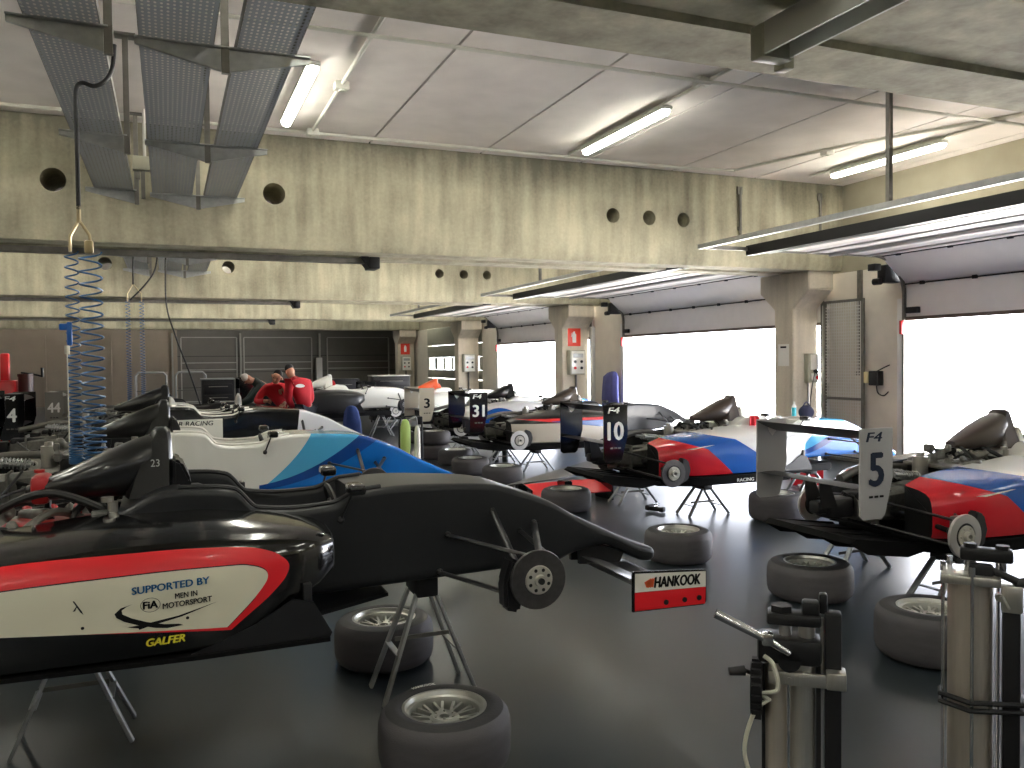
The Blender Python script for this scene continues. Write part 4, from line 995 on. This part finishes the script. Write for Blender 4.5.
def person(label, J, jm, tm, face, cap=None, logo=None):
    """J: joints pelvis, waist, chest, neck, head, and l/r shoulder, elbow, hand, hip, knee, foot in world space"""
    V = {k: Vector(v) for k, v in J.items()}; base = (V['lfoot']+V['rfoot'])/2; base.z = 0
    root = thing('person', label, 'person', base); V = {k: v-base for k, v in V.items()}
    f = Vector(face).normalized(); up = (V['head']-V['neck']).normalized()
    P = {'pelvis': (V['pelvis'], .105), 'waist': (V['waist'], .10), 'chest': (V['chest'], .125), 'nb': (V['neck']-up*.03, .065), 'neck': (V['neck'], .052), 'jaw': (V['head']-up*.075+f*.012, .066), 'head': (V['head'], .086), 'crown': (V['head']+up*.075, .07)}
    E_ = [('pelvis', 'waist'), ('waist', 'chest'), ('chest', 'nb'), ('nb', 'neck'), ('neck', 'jaw'), ('jaw', 'head'), ('head', 'crown')]
    for s in 'lr':
        P[s+'sh'] = (V[s+'shoulder'], .062); P[s+'el'] = (V[s+'elbow'], .043); P[s+'ha'] = (V[s+'hand'], .03)
        d = (V[s+'hand']-V[s+'elbow']).normalized(); P[s+'pa'] = (V[s+'hand']+d*.06, (.04, .022))
        P[s+'hi'] = (V[s+'hip'], .085); P[s+'kn'] = (V[s+'knee'], .058); P[s+'an'] = (V[s+'foot']+Vector((0, 0, .08)), .042); P[s+'to'] = (V[s+'foot']+Vector((f.x, f.y, 0)).normalized()*.15+Vector((0, 0, .035)), .036)
        E_ += [('chest', s+'sh'), (s+'sh', s+'el'), (s+'el', s+'ha'), (s+'ha', s+'pa'), ('pelvis', s+'hi'), (s+'hi', s+'kn'), (s+'kn', s+'an'), (s+'an', s+'to')]
    body = skin('body', P, E_, M_skin, root)
    side_ = f.cross(up).normalized()
    for s in 'lr':                                   # fingers and thumb
        d = (V[s+'hand']-V[s+'elbow']).normalized(); w_ = d.cross(f).normalized(); b0 = V[s+'hand']+d*.085
        for q, ln in ((-1.5, .062), (-.5, .072), (.5, .068), (1.5, .055)):
            a = b0+w_*q*.017; MB().tube([a-d*.01, a+d*ln*.5+f*.004, a+d*ln*.9+f*.02], [.009, .008, .006], 7).build('finger', M_skin, body)
        a = V[s+'hand']+d*.05+w_*.03; MB().tube([a, a+d*.025+w_*.02+f*.01, a+d*.05+w_*.025+f*.02], [.011, .009, .007], 7).build('thumb', M_skin, body)
    h = V['head']; m_ = MB(); m_.sphere(h+f*.088-up*.02, .016, n=8); m_.build('nose', M_skin, body)
    for s in (-1, 1): MB().sphere(h+f*.075+side_*s*.032+up*.012, .011, n=8).build('eye', M_black, body); MB().sphere(h+side_*s*.088-up*.01, .024, (.6, 1, 1.2), n=8).build('ear', M_skin, body)
    MB().sphere(h+f*.08-up*.055, .016, (1, 1.0, .4), n=8).build('mouth', mat('lips', (160, 92, 84), .5), body)
    hp = {'a': (h-f*.018+up*.0, .092), 'b': (h-f*.01+up*.07, .084), 'c': (h+f*.03+up*.085, .06)}
    skin('hair' if not cap else 'cap', hp, [('a', 'b'), ('b', 'c')], cap or M_hair, root)
    JP = {'pelvis': (V['pelvis']+Vector((0, 0, -.02)), .135), 'waist': (V['waist'], .135), 'chest': (V['chest'], .155), 'nb': (V['neck']-up*.035, .085), 'col': (V['neck'], .07)}
    JE = [('pelvis', 'waist'), ('waist', 'chest'), ('chest', 'nb'), ('nb', 'col')]
    for s in 'lr':
        JP[s+'sh'] = (V[s+'shoulder'], .085); JP[s+'el'] = (V[s+'elbow'], .063); JP[s+'ha'] = (V[s+'hand']*.93+V[s+'elbow']*.07, .046)
        JE += [('chest', s+'sh'), (s+'sh', s+'el'), (s+'el', s+'ha')]
    jk = skin('jacket', JP, JE, jm, root)
    TP = {'pelvis': (V['pelvis']+Vector((0, 0, .02)), .125)}; TE = []
    for s in 'lr':
        TP[s+'hi'] = (V[s+'hip'], .10); TP[s+'kn'] = (V[s+'knee'], .075); TP[s+'an'] = (V[s+'foot']+Vector((0, 0, .09)), .062)
        TE += [('pelvis', s+'hi'), (s+'hi', s+'kn'), (s+'kn', s+'an')]
    skin('trousers', TP, TE, tm, root)
    for s in 'lr':
        fd = Vector((f.x, f.y, 0)).normalized(); p = V[s+'foot']; m_ = MB(); m_.sphere(p+fd*.08+Vector((0, 0, .045)), .05, (1, 1, .9), n=12); m_.sphere(p+fd*.0+Vector((0, 0, .05)), .05, n=12); m_.sphere(p+fd*.14+Vector((0, 0, .04)), .042, (1, 1, .9), n=12); m_.build('shoe', M_black, root)
    if logo:
        c, nrm, wd = Vector(logo[0])-base, Vector(logo[1]).normalized(), logo[2]
        u = Vector((0, 0, 1)).cross(nrm).normalized(); v = nrm.cross(u)
        dg = bpy.context.evaluated_depsgraph_get()
        hit, loc, _, _ = jk.ray_cast(c+nrm*.5, -nrm)
        vs = []
        for q in range(20):
            a = 2*PI*q/20; o_ = c+u*wd*math.cos(a)+v*wd*.36*math.sin(a)+nrm*.5; hh, l2, _, _ = jk.ray_cast(o_, -nrm); vs.append((l2 if hh else loc)+nrm*.006)
        ct = (loc if hit else c)+nrm*.008
        MB().add(vs+[ct], [(q, (q+1) % 20, 20) for q in range(20)]).build('back_emblem', M_decwhite, jk)
    return root
person('mechanic in a red jacket with a white oval on the back, standing', dict(pelvis=(2.14, 14.3, .88), waist=(2.10, 14.3, 1.02), chest=(2.03, 14.32, 1.24), neck=(1.94, 14.38, 1.42), head=(1.90, 14.42, 1.525), lshoulder=(1.86, 14.18, 1.33), rshoulder=(2.2, 14.42, 1.31), lelbow=(1.84, 14.2, 1.06), relbow=(2.26, 14.5, 1.04), lhand=(1.96, 14.42, .88), rhand=(2.16, 14.62, .86), lhip=(2.05, 14.25, .86), rhip=(2.22, 14.37, .86), lknee=(2.06, 14.28, .47), rknee=(2.23, 14.40, .47), lfoot=(2.09, 14.22, 0), rfoot=(2.27, 14.34, 0)), M_jred, M_trou, (-.55, .8, -.35), None, ((2.02, 14.2, 1.27), (.35, -.95, .2), .085))
person('mechanic in a red jacket leaning over a car, head down, bare hand at the side', dict(pelvis=(1.93, 14.95, .88), waist=(1.84, 14.92, .99), chest=(1.72, 14.86, 1.16), neck=(1.71, 14.78, 1.33), head=(1.73, 14.74, 1.43), lshoulder=(1.53, 14.86, 1.22), rshoulder=(1.86, 14.76, 1.24), lelbow=(1.38, 14.8, 1.0), relbow=(1.9, 14.6, 1.04), lhand=(1.52, 14.6, 1.02), rhand=(1.8, 14.42, .98), lhip=(1.85, 15.0, .86), rhip=(2.0, 14.9, .86), lknee=(1.86, 14.95, .46), rknee=(2.02, 14.88, .46), lfoot=(1.88, 15.02, 0), rfoot=(2.06, 14.95, 0)), M_jred, M_trou, (-.5, -.7, -.5))
person('mechanic in a dark green jacket bent over behind the red jackets', dict(pelvis=(1.78, 15.42, .9), waist=(1.70, 15.4, 1.04), chest=(1.55, 15.36, 1.25), neck=(1.38, 15.32, 1.36), head=(1.29, 15.3, 1.39), lshoulder=(1.50, 15.18, 1.24), rshoulder=(1.5, 15.54, 1.24), lelbow=(1.32, 15.12, 1.02), relbow=(1.3, 15.5, 1.0), lhand=(1.12, 15.18, .94), rhand=(1.1, 15.4, .93), lhip=(1.76, 15.33, .88), rhip=(1.76, 15.51, .88), lknee=(1.72, 15.32, .47), rknee=(1.72, 15.52, .47), lfoot=(1.78, 15.3, 0), rfoot=(1.78, 15.54, 0)), M_jgreen, M_trou, (-.7, -.1, -.75), mat('white_cap', (214, 208, 204), .7))

# ------------------------------------------------------------------ equipment around the hall
m_ = MB(); secs = []
for z_, w_, d_ in ((.0, .17, .13), (.3, .165, .12), (.6, .15, .1), (.78, .12, .085), (.86, .08, .06), (.885, .03, .03)):
    secs.append([(3.03-.05*z_+w_*math.cos(a)*(1+.1*math.sin(5*a)), 14.7+d_*math.sin(a)*(1+.12*math.cos(4*a)), z_+.01) for a in (2*PI*i/30 for i in range(30))])
m_.loft(secs); tag(m_.build('draped_overalls', M_denim), 'blue work overalls draped in a heap beside the mechanics', 'overalls')
def bottle(x, y, label, h=1.2, r=.055, m=None, z=0, name='gas_bottle'):
    root = thing(name, label, 'gas bottle' if h > .6 else 'bottle', (x, y, z))
    MB().lathe([(0, 0), (r, 0), (r, h*.82), (r*.8, h*.89), (r*.35, h*.93), (r*.3, h*.95), (0, h*.95)], 24).build('body', m or M_white, root)
    MB().cyl((0, 0, h*.94), (0, 0, h), r*.42, n=12).build('cap', M_black, root)
    return root
bottle(1.08, 14.6, 'slim white gas bottle standing beside the dark green jacket', 1.24)
root = thing('bottle_trolley', 'pale and lime green cylinders on a black hand trolley by the wheel stack', 'trolley', (2.78, 9.95, 0))
MB().lathe([(0, .06), (.038, .06), (.038, .78), (.03, .84), (.014, .87), (0, .87)], 20, Matrix.Translation((.05, 0, 0))).build('white_cylinder', M_white, root)
MB().lathe([(0, .06), (.03, .06), (.04, .45), (.062, .6), (.062, .86), (.04, .93), (.02, .95), (0, .95)], 24, Matrix.Translation((-.1, .0, 0))).build('lime_cylinder', mat('lime_paint', (176, 204, 112), .5), root)
MB().tube([(-.16, .06, .05), (-.16, .06, .9), (-.13, .06, .98), (.1, .06, .98), (.13, .06, .9), (.13, .06, .05)], .012, 8).box((-.01, 0, .04), (.3, .18, .02)).box((.09, .03, .93), (.06, .08, .1), .01).build('trolley_frame', M_blackst, root)
MB().cyl((.0, -.02, .9), (.0, -.035, .9), .03).tube(spline([(.05, 0, .87), (.02, -.05, .98), (-.04, -.03, .96)], 6), .01, 8).build('gauge', M_galv, root)
def cabinet(x, y, w, d, h, label, top):
    root = thing('tool_cabinet', label, 'cabinet', (x, y, 0))
    MB().box((0, 0, h/2+.03), (w, d, h-.1), .01).build('body', M_black, root)
    MB().box((0, 0, h-.01), (w+.04, d+.04, .03), .006).build('worktop', top, root)
    nd = 5
    for q in range(nd):
        z_ = .12+(h-.22)*(q+.5)/nd; e = MB().box((0, -d/2-.008, z_), (w-.06, .014, (h-.22)/nd-.02), .004).build('drawer', M_blackst, root)
        MB().box((0, -d/2-.024, z_+.05), (w*.6, .02, .015), .004).build('handle', M_galvd, e)
    for sx in (-1, 1):
        for sy in (-1, 1): MB().cyl((sx*(w/2-.06)-.012, sy*(d/2-.06), .04), (sx*(w/2-.06)+.012, sy*(d/2-.06), .04), .04, n=14).build('caster', M_black, root)
cabinet(.95, 18.3, .62, .5, 1.36, 'black tool cabinet with pale top, left of the mechanics', M_galv)
cabinet(5.65, 22.6, 1.05, .5, 1.3, 'wide black tool cabinet with pale edge in front of the back wall', M_white_tube)
cabinet(4.3, 22.6, .9, .5, 1.22, 'black tool cabinet beside the wide one near the back wall', M_black)
cabinet(3.2, 23.4, .8, .5, 1.2, 'black tool cabinet in front of the narrow white cabinet', M_black)
for x_, l in ((-.33, 'silver tubular push trolley behind the far car, nearer the coiled hoses'), (.46, 'silver tubular push trolley beside the black tool cabinet')):
    root = thing('push_trolley', l, 'trolley', (x_, 19.2, 0))
    for yy in (0, .5): MB().tube([(-.3, yy, .1), (-.3, yy, 1.42), (-.24, yy, 1.49), (.24, yy, 1.49), (.3, yy, 1.42), (.3, yy, .1)], .022, 10).build('hoop', M_galv, root)
    MB().box((0, .25, .16), (.6, .54, .03), .005).box((0, 0, 1.1), (.56, .02, .02)).build('deck', M_galvd, root)
    for sx in (-1, 1):
        for yy in (0, .5): MB().cyl((sx*.27-.015, yy, .06), (sx*.27+.015, yy, .06), .06, n=16).build('caster', M_black, root)
root = thing('fuel_pump', 'red pump stand with dark drum and hand crank behind the wing numbered 4', 'pump', (-2.02, 14.15, 0))
MB().box((-.14, 0, .75), (.22, .3, 1.4), .03).box((-.18, 0, 1.6), (.12, .12, .5), .03).build('housing', M_red, root)
MB().cyl((.08, 0, .9), (.08, 0, 1.5), .1, n=24).cyl((.08, 0, 1.5), (.08, 0, 1.54), .11, n=24).build('drum', mat('dark_red_drum', (70, 28, 24), .4), root)
MB().tube([(.02, 0, 1.56), (.2, -.02, 1.53), (.3, -.03, 1.50)], .014, 8).cyl((.3, -.03, 1.49), (.3, -.03, 1.63), .018, .022, n=10).build('crank', M_blackst, root)
MB().cyl((0, 0, 0), (0, 0, .05), .3, n=28).cyl((.08, 0, .05), (.08, 0, .9), .03).build('base', M_blackst, root)

# spare undertray, front wings, gun and bottles on the floor
root = thing('spare_undertray', 'long grey car undertray lying on blocks behind the red spare wing', 'car floor', (.0, .26, 0))
MB().prism([(3.55, 8.62), (5.58, 10.35), (5.95, 10.1), (5.6, 9.5), (4.3, 8.85), (4.0, 8.75)], .205, .222, 'z').build('panel', mat('grey_carbon_panel', (80, 80, 76), .35, coat=.3), root)
for p in ((3.63, 8.645), (5.5, 10.15), (5.2, 9.5)): MB().box((p[0], p[1], .105), (.08, .08, .2), .01).build('block', M_black, root)
def spare_wing(x, y, rz, label, stripes=False, w=.72):
    root = thing('spare_front_wing', label, 'front wing', (x, y, 0), rz)
    m_ = MB(); m_.prism([(u, v+.0) for u, v in [(-.16, .10), (-.1, .095), (.05, .14), (.17, .205), (.165, .217), (.04, .165), (-.1, .125), (-.16, .112)]], -w, w, 'y'); m_.build('main_plane', M_decred, root)
    for s in (-1, 1): MB().prism([(-.19, .0), (.2, .0), (.22, .21), (.05, .25), (-.19, .2)], s*(w+.008)-.008, s*(w+.008)+.008, 'y', .003).build('endplate', M_red if stripes else M_blackgloss, root)
    MB().prism([(-.1, .10), (.1, .17), (.12, .24), (-.08, .25)], -.05, .05, 'y', .01).build('pylon', M_decwhite if stripes else M_blackgloss, root)
    for q, yy in enumerate((-.45, -.2, .2, .45) if stripes else ()):
        m_ = MB(); m_.add([(-.10, yy-.05, .124), (-.10, yy-.01, .124), (.165, yy+.12, .216), (.165, yy+.07, .216)], [(0, 1, 2, 3)]); m_.v = [(p[0], p[1], p[2]+.004) for p in m_.v]; m_.build('white_stripe', M_decwhite, root)
    return root
spare_wing(4.27, 8.76, math.radians(94), 'red spare front wing on the floor in front of the undertray', w=.53)
spare_wing(8.05, 9.1, math.radians(145), 'red and white spare wing on the floor behind the endplate numbered 5', True)
root = thing('impact_wrench', 'black and silver impact wrench lying on the floor by the car numbered 10', 'wrench', (4.85, 7.85, 0), .5)
MB().box((0, 0, .035), (.13, .06, .06), .02).box((-.03, -.09, .03), (.045, .14, .045), .015).box((-.03, -.17, .03), (.07, .05, .05), .01).build('body', M_black, root)
MB().cyl((.06, 0, .035), (.13, 0, .035), .022, n=14).cyl((.13, 0, .035), (.2, 0, .035), .013, n=10).build('chuck', M_chrome, root)
bottle(4.95, 12.75, 'small dark bottle on the floor behind the wheel row, one of two', .26, .05, M_engdark, name='oil_bottle')
bottle(5.1, 12.7, 'small dark bottle with pale shoulder on the floor, one of two', .3, .05, mat('dark_green_plastic', (40, 48, 42), .4), name='oil_bottle')
# table with drink and bag by the first column
root = thing('side_table', 'small grey brown table by the nearest column', 'table', (9.1, 10.42, 0))
MB().box((0, 0, .665), (.6, .45, .04), .006).build('tabletop', mat('grey_brown_board', (150, 138, 128), .6), root)
for sx in (-1, 1):
    for sy in (-1, 1): MB().box((sx*.26, sy*.19, .323), (.035, .035, .645)).build('leg', M_galv, root)
root = thing('drink_bottle', 'clear bottle of blue drink with white cap on the small table', 'bottle', (9.08, 10.42, .687))
MB().lathe([(0, 0), (.036, 0), (.038, .02), (.038, .17), (.034, .19), (.018, .235), (.015, .255), (0, .255)], 20).build('liquid', mat('blue_drink', (60, 190, 205), .15, coat=.5), root)
MB().cyl((0, 0, .25), (0, 0, .28), .018, n=14).build('cap', M_white, root); MB().lathe([(.0385, .19), (.0345, .2), (.0185, .24), (.0155, .256)], 20).build('neck', M_white, root)
m_ = MB(); m_.sphere((0, 0, .11), .13, (1.0, .8, .85), n=18); m_.tube(spline([(-.07, 0, .2), (0, 0, .27), (.07, 0, .2)], 6), .012, 8)
t = m_.build('bag', mat('navy_cloth', (48, 50, 74), .8, var=.15, vscale=8), loc=(9.27, 10.36, .687)); tag(t, 'dark navy bag on the small table by the column', 'bag')
m_ = MB(); secs = []
for i in range(10):
    t_ = i/9; z_ = .60-.235*t_; w_ = .055+.012*math.sin(3*t_)-.02*t_**3
    yb = .325+.004*math.sin(7*t_)
    secs.append([(.0+w_*u+.012*t_, -(yb+.01*math.cos(6*u)+.006), z_) for u in (-1, -.5, 0, .5, 1)]+[(.0+w_*u+.012*t_, -(yb+.01*math.cos(6*u)-.004), z_) for u in (1, .5, 0, -.5, -1)])
m_.loft(secs); t = m_.build('red_cloth', M_jred, loc=(6.03, 7.9, .41)); tag(t, 'red cloth hanging over the cockpit side of the car numbered 10', 'cloth')

# things on the columns and door piers
root = thing('socket_box', 'grey socket box with white front, plug and lead on the nearest column', 'socket box', (9.72, 10.803, 1.48))
MB().box((0, -.05, 0), (.2, .1, .48), .01).build('housing', M_greybox, root); MB().box((.02, -.108, .1), (.15, .02, .25), .006).box((.02, -.115, -.14), (.13, .04, .12), .01).build('cover', M_white, root)
MB().cyl((.03, -.1, -.04), (.03, -.16, -.06), .03, n=14).build('plug', M_black, root)
MB().cyl((.05, -.122, -.15), (.05, -.14, -.15), .03, n=14).build('red_socket', M_red, root)
MB().tube(spline([(.03, -.15, -.06), (.07, -.15, -.2), (.08, -.12, -.5), (.075, -.1, -.75)], 8), .007, 8).tube(spline([(.0, -.14, -.06), (-.05, -.13, -.3), (-.04, -.08, -.6), (.0, -.06, -.95)], 8), .007, 8).build('lead', M_hose, root)
MB().box((.075, -.1, -.82), (.06, .05, .09), .02).prism([(.03, -.84), (.12, -.86), (.11, -.93), (.05, -.94)], -.13, -.08, 'y', .01).build('hanging_plug', M_black, root)
MB().cyl((-.03, -.02, -.24), (-.03, -.02, -1.1), .016, n=10).build('conduit', M_galv, root)
root = thing('notice_sheet', 'white paper notice on the shaded side of the nearest column', 'notice', (9.395, 11.03, 1.7))
MB().box((0, 0, 0), (.006, .26, .36)).build('paper', M_white, root); MB().box((-.004, .0, .13), (.002, .14, .03)).build('heading', M_decblack, root)
root = thing('fire_sign', 'red fire extinguisher sign on the second column', 'sign', (9.5, 18.9, 2.24))
MB().box((0, 0, 0), (.36, .012, .46), .004).build('panel', mat('sign_red', (226, 60, 40), .4), root)
m_ = MB(); m_.prism([(-.05, -.14), (.05, -.14), (.055, .06), (.02, .1), (.02, .14), (-.02, .14), (-.02, .1), (-.055, .06)], -.011, -.0065, 'y'); m_.prism([(-.02, .12), (-.07, .10), (-.08, .0), (-.066, .0), (-.058, .09), (-.02, .10)], -.011, -.0065, 'y'); m_.build('pictogram', M_decwhite, root)
root = thing('fire_sign', 'red fire extinguisher sign on the farthest column', 'sign', (9.5, 35.1, 2.24))
MB().box((0, 0, 0), (.4, .012, .5), .004).build('panel', MATS['sign_red'], root); MB().prism([(-.05, -.14), (.05, -.14), (.055, .06), (.02, .14), (-.02, .14), (-.055, .06)], -.011, -.0065, 'y').build('pictogram', M_decwhite, root)
for yy, l in ((18.86, 'pale switch cabinet with buttons below the fire sign on the second column'), (26.96, 'pale switch cabinet on the third column'), (35.06, 'pale switch cabinet on the farthest column')):
    root = thing('switch_cabinet', l, 'switch box', (9.5, yy, 1.6))
    MB().box((0, -.06, 0), (.42, .2, .62), .012).build('housing', M_greybox, root); MB().box((.0, -.168, .0), (.36, .02, .56), .004).build('cover', M_white, root)
    for bx, bz, mm in ((-.09, .02, M_black), (.09, .02, M_black), (-.09, -.14, M_red), (.09, -.14, M_black)): MB().cyl((bx, -.178, bz), (bx, -.2, bz), .035, n=16).build('button', mm, root)
    MB().box((0, -.18, .17), (.28, .006, .1)).build('rating_plate', M_galv, root); MB().cyl((0, -.04, -.31), (0, -.04, -1.5), .03, n=10).build('conduit', M_galvd, root)
m_ = MB(); secs = []
for z_, w_, d_, cy in ((1.38, .05, .03, 0), (1.34, .16, .06, 0), (1.25, .25, .09, .01), (1.0, .26, .10, .02), (.75, .28, .10, .03), (.55, .29, .09, .03), (.53, .26, .06, .03)):
    secs.append([(9.86-d_*(1+math.cos(a)*(1+.15*math.sin(7*a))), 17.5+cy+1.35*w_*math.sin(a), z_) for a in (2*PI*i/32 for i in range(32))])
m_.loft(secs); t = m_.build('hanging_jacket', mat('violet_blue_cloth', (70, 72, 128), .75, var=.15, vscale=7)); tag(t, 'violet blue jacket hanging on the door post past the second column', 'jacket')
root = thing('wall_switch', 'small grey and cream switch boxes with a cable on the pier by the nearest door', 'switch box', (9.985, 9.66, 1.33))
MB().box((-.05, .13, .01), (.1, .15, .17), .01).build('cream_box', mat('cream_plastic', (216, 206, 160), .5), root); MB().box((-.06, -.06, 0), (.12, .18, .22), .012).build('housing', M_engdark, root)
MB().tube(spline([(-.05, -.06, -.1), (-.06, -.1, -.22), (-.05, -.2, -.26), (-.04, -.28, -.2)], 8), .01, 8).build('cable', M_hose, root); MB().tube(spline([(-.05, -.06, .1), (-.05, -.2, .16), (-.04, -.3, .2)], 6), .01, 8).build('cable', M_hose, root)
m_ = MB(); m_.box((9.96, 9.95, 2.2), (.05, .07, 1.6)); m_.box((9.95, 9.95, 1.4), (.07, .12, .06)); tag(m_.build('wall_channel', M_galvd), 'vertical steel cable channel on the pier behind the mesh screen', 'channel')
# ------------------------------------------------------------------ camera, world
cam = bpy.data.cameras.new('camera'); co = bpy.data.objects.new('camera', cam); COL.objects.link(co); SC.camera = co
cam.sensor_fit = 'HORIZONTAL'; cam.sensor_width = 36; cam.lens = 36*835/1024; cam.clip_start = .05; cam.clip_end = 300
yaw, pitch, rho = math.radians(22.4), math.radians(1.57), .011
fw_ = Vector((math.sin(yaw)*math.cos(pitch), math.cos(yaw)*math.cos(pitch), -math.sin(pitch)))
r0 = Vector((math.cos(yaw), -math.sin(yaw), 0)); u0 = r0.cross(fw_)
rr = math.cos(rho)*r0-math.sin(rho)*u0; uu = math.cos(rho)*u0+math.sin(rho)*r0
co.matrix_world = Matrix.Translation((0, 0, 1.65)) @ Matrix((rr, uu, -fw_)).transposed().to_4x4()
w = bpy.data.worlds.new('World'); SC.world = w; w.use_nodes = True
bg = w.node_tree.nodes['Background']; bg.inputs[0].default_value = (.85, .89, 1.0, 1); bg.inputs[1].default_value = 9.0
sl = bpy.data.lights.new('sun', 'SUN'); sl.energy = 140; sl.angle = .03; sl.color = (1, .97, .92)
so = bpy.data.objects.new('sun', sl); COL.objects.link(so); so.rotation_euler = Vector((.55, .25, -1)).to_track_quat('-Z', 'Y').to_euler(); so.location = (20, 0, 20)
for k in range(0, 3):
    l = bpy.data.lights.new('door_portal', 'AREA'); l.shape = 'RECTANGLE'; l.size = 6.5; l.size_y = 2.2; l.cycles.is_portal = True
    o = bpy.data.objects.new('door_portal', l); COL.objects.link(o); o.location = (10.15, 5.85+BAY*k, 1.1)
    o.rotation_euler = Matrix(((0, 0, 1), (1, 0, 0), (0, 1, 0))).to_euler()
vs_ = SC.view_settings; vs_.view_transform = 'Standard'; vs_.look = 'None'; vs_.exposure = 0.55; vs_.gamma = 1; vs_.use_curve_mapping = False
SC.cycles.use_denoising = True; SC.cycles.max_bounces = 10; SC.cycles.diffuse_bounces = 5; SC.cycles.sample_clamp_indirect = 0
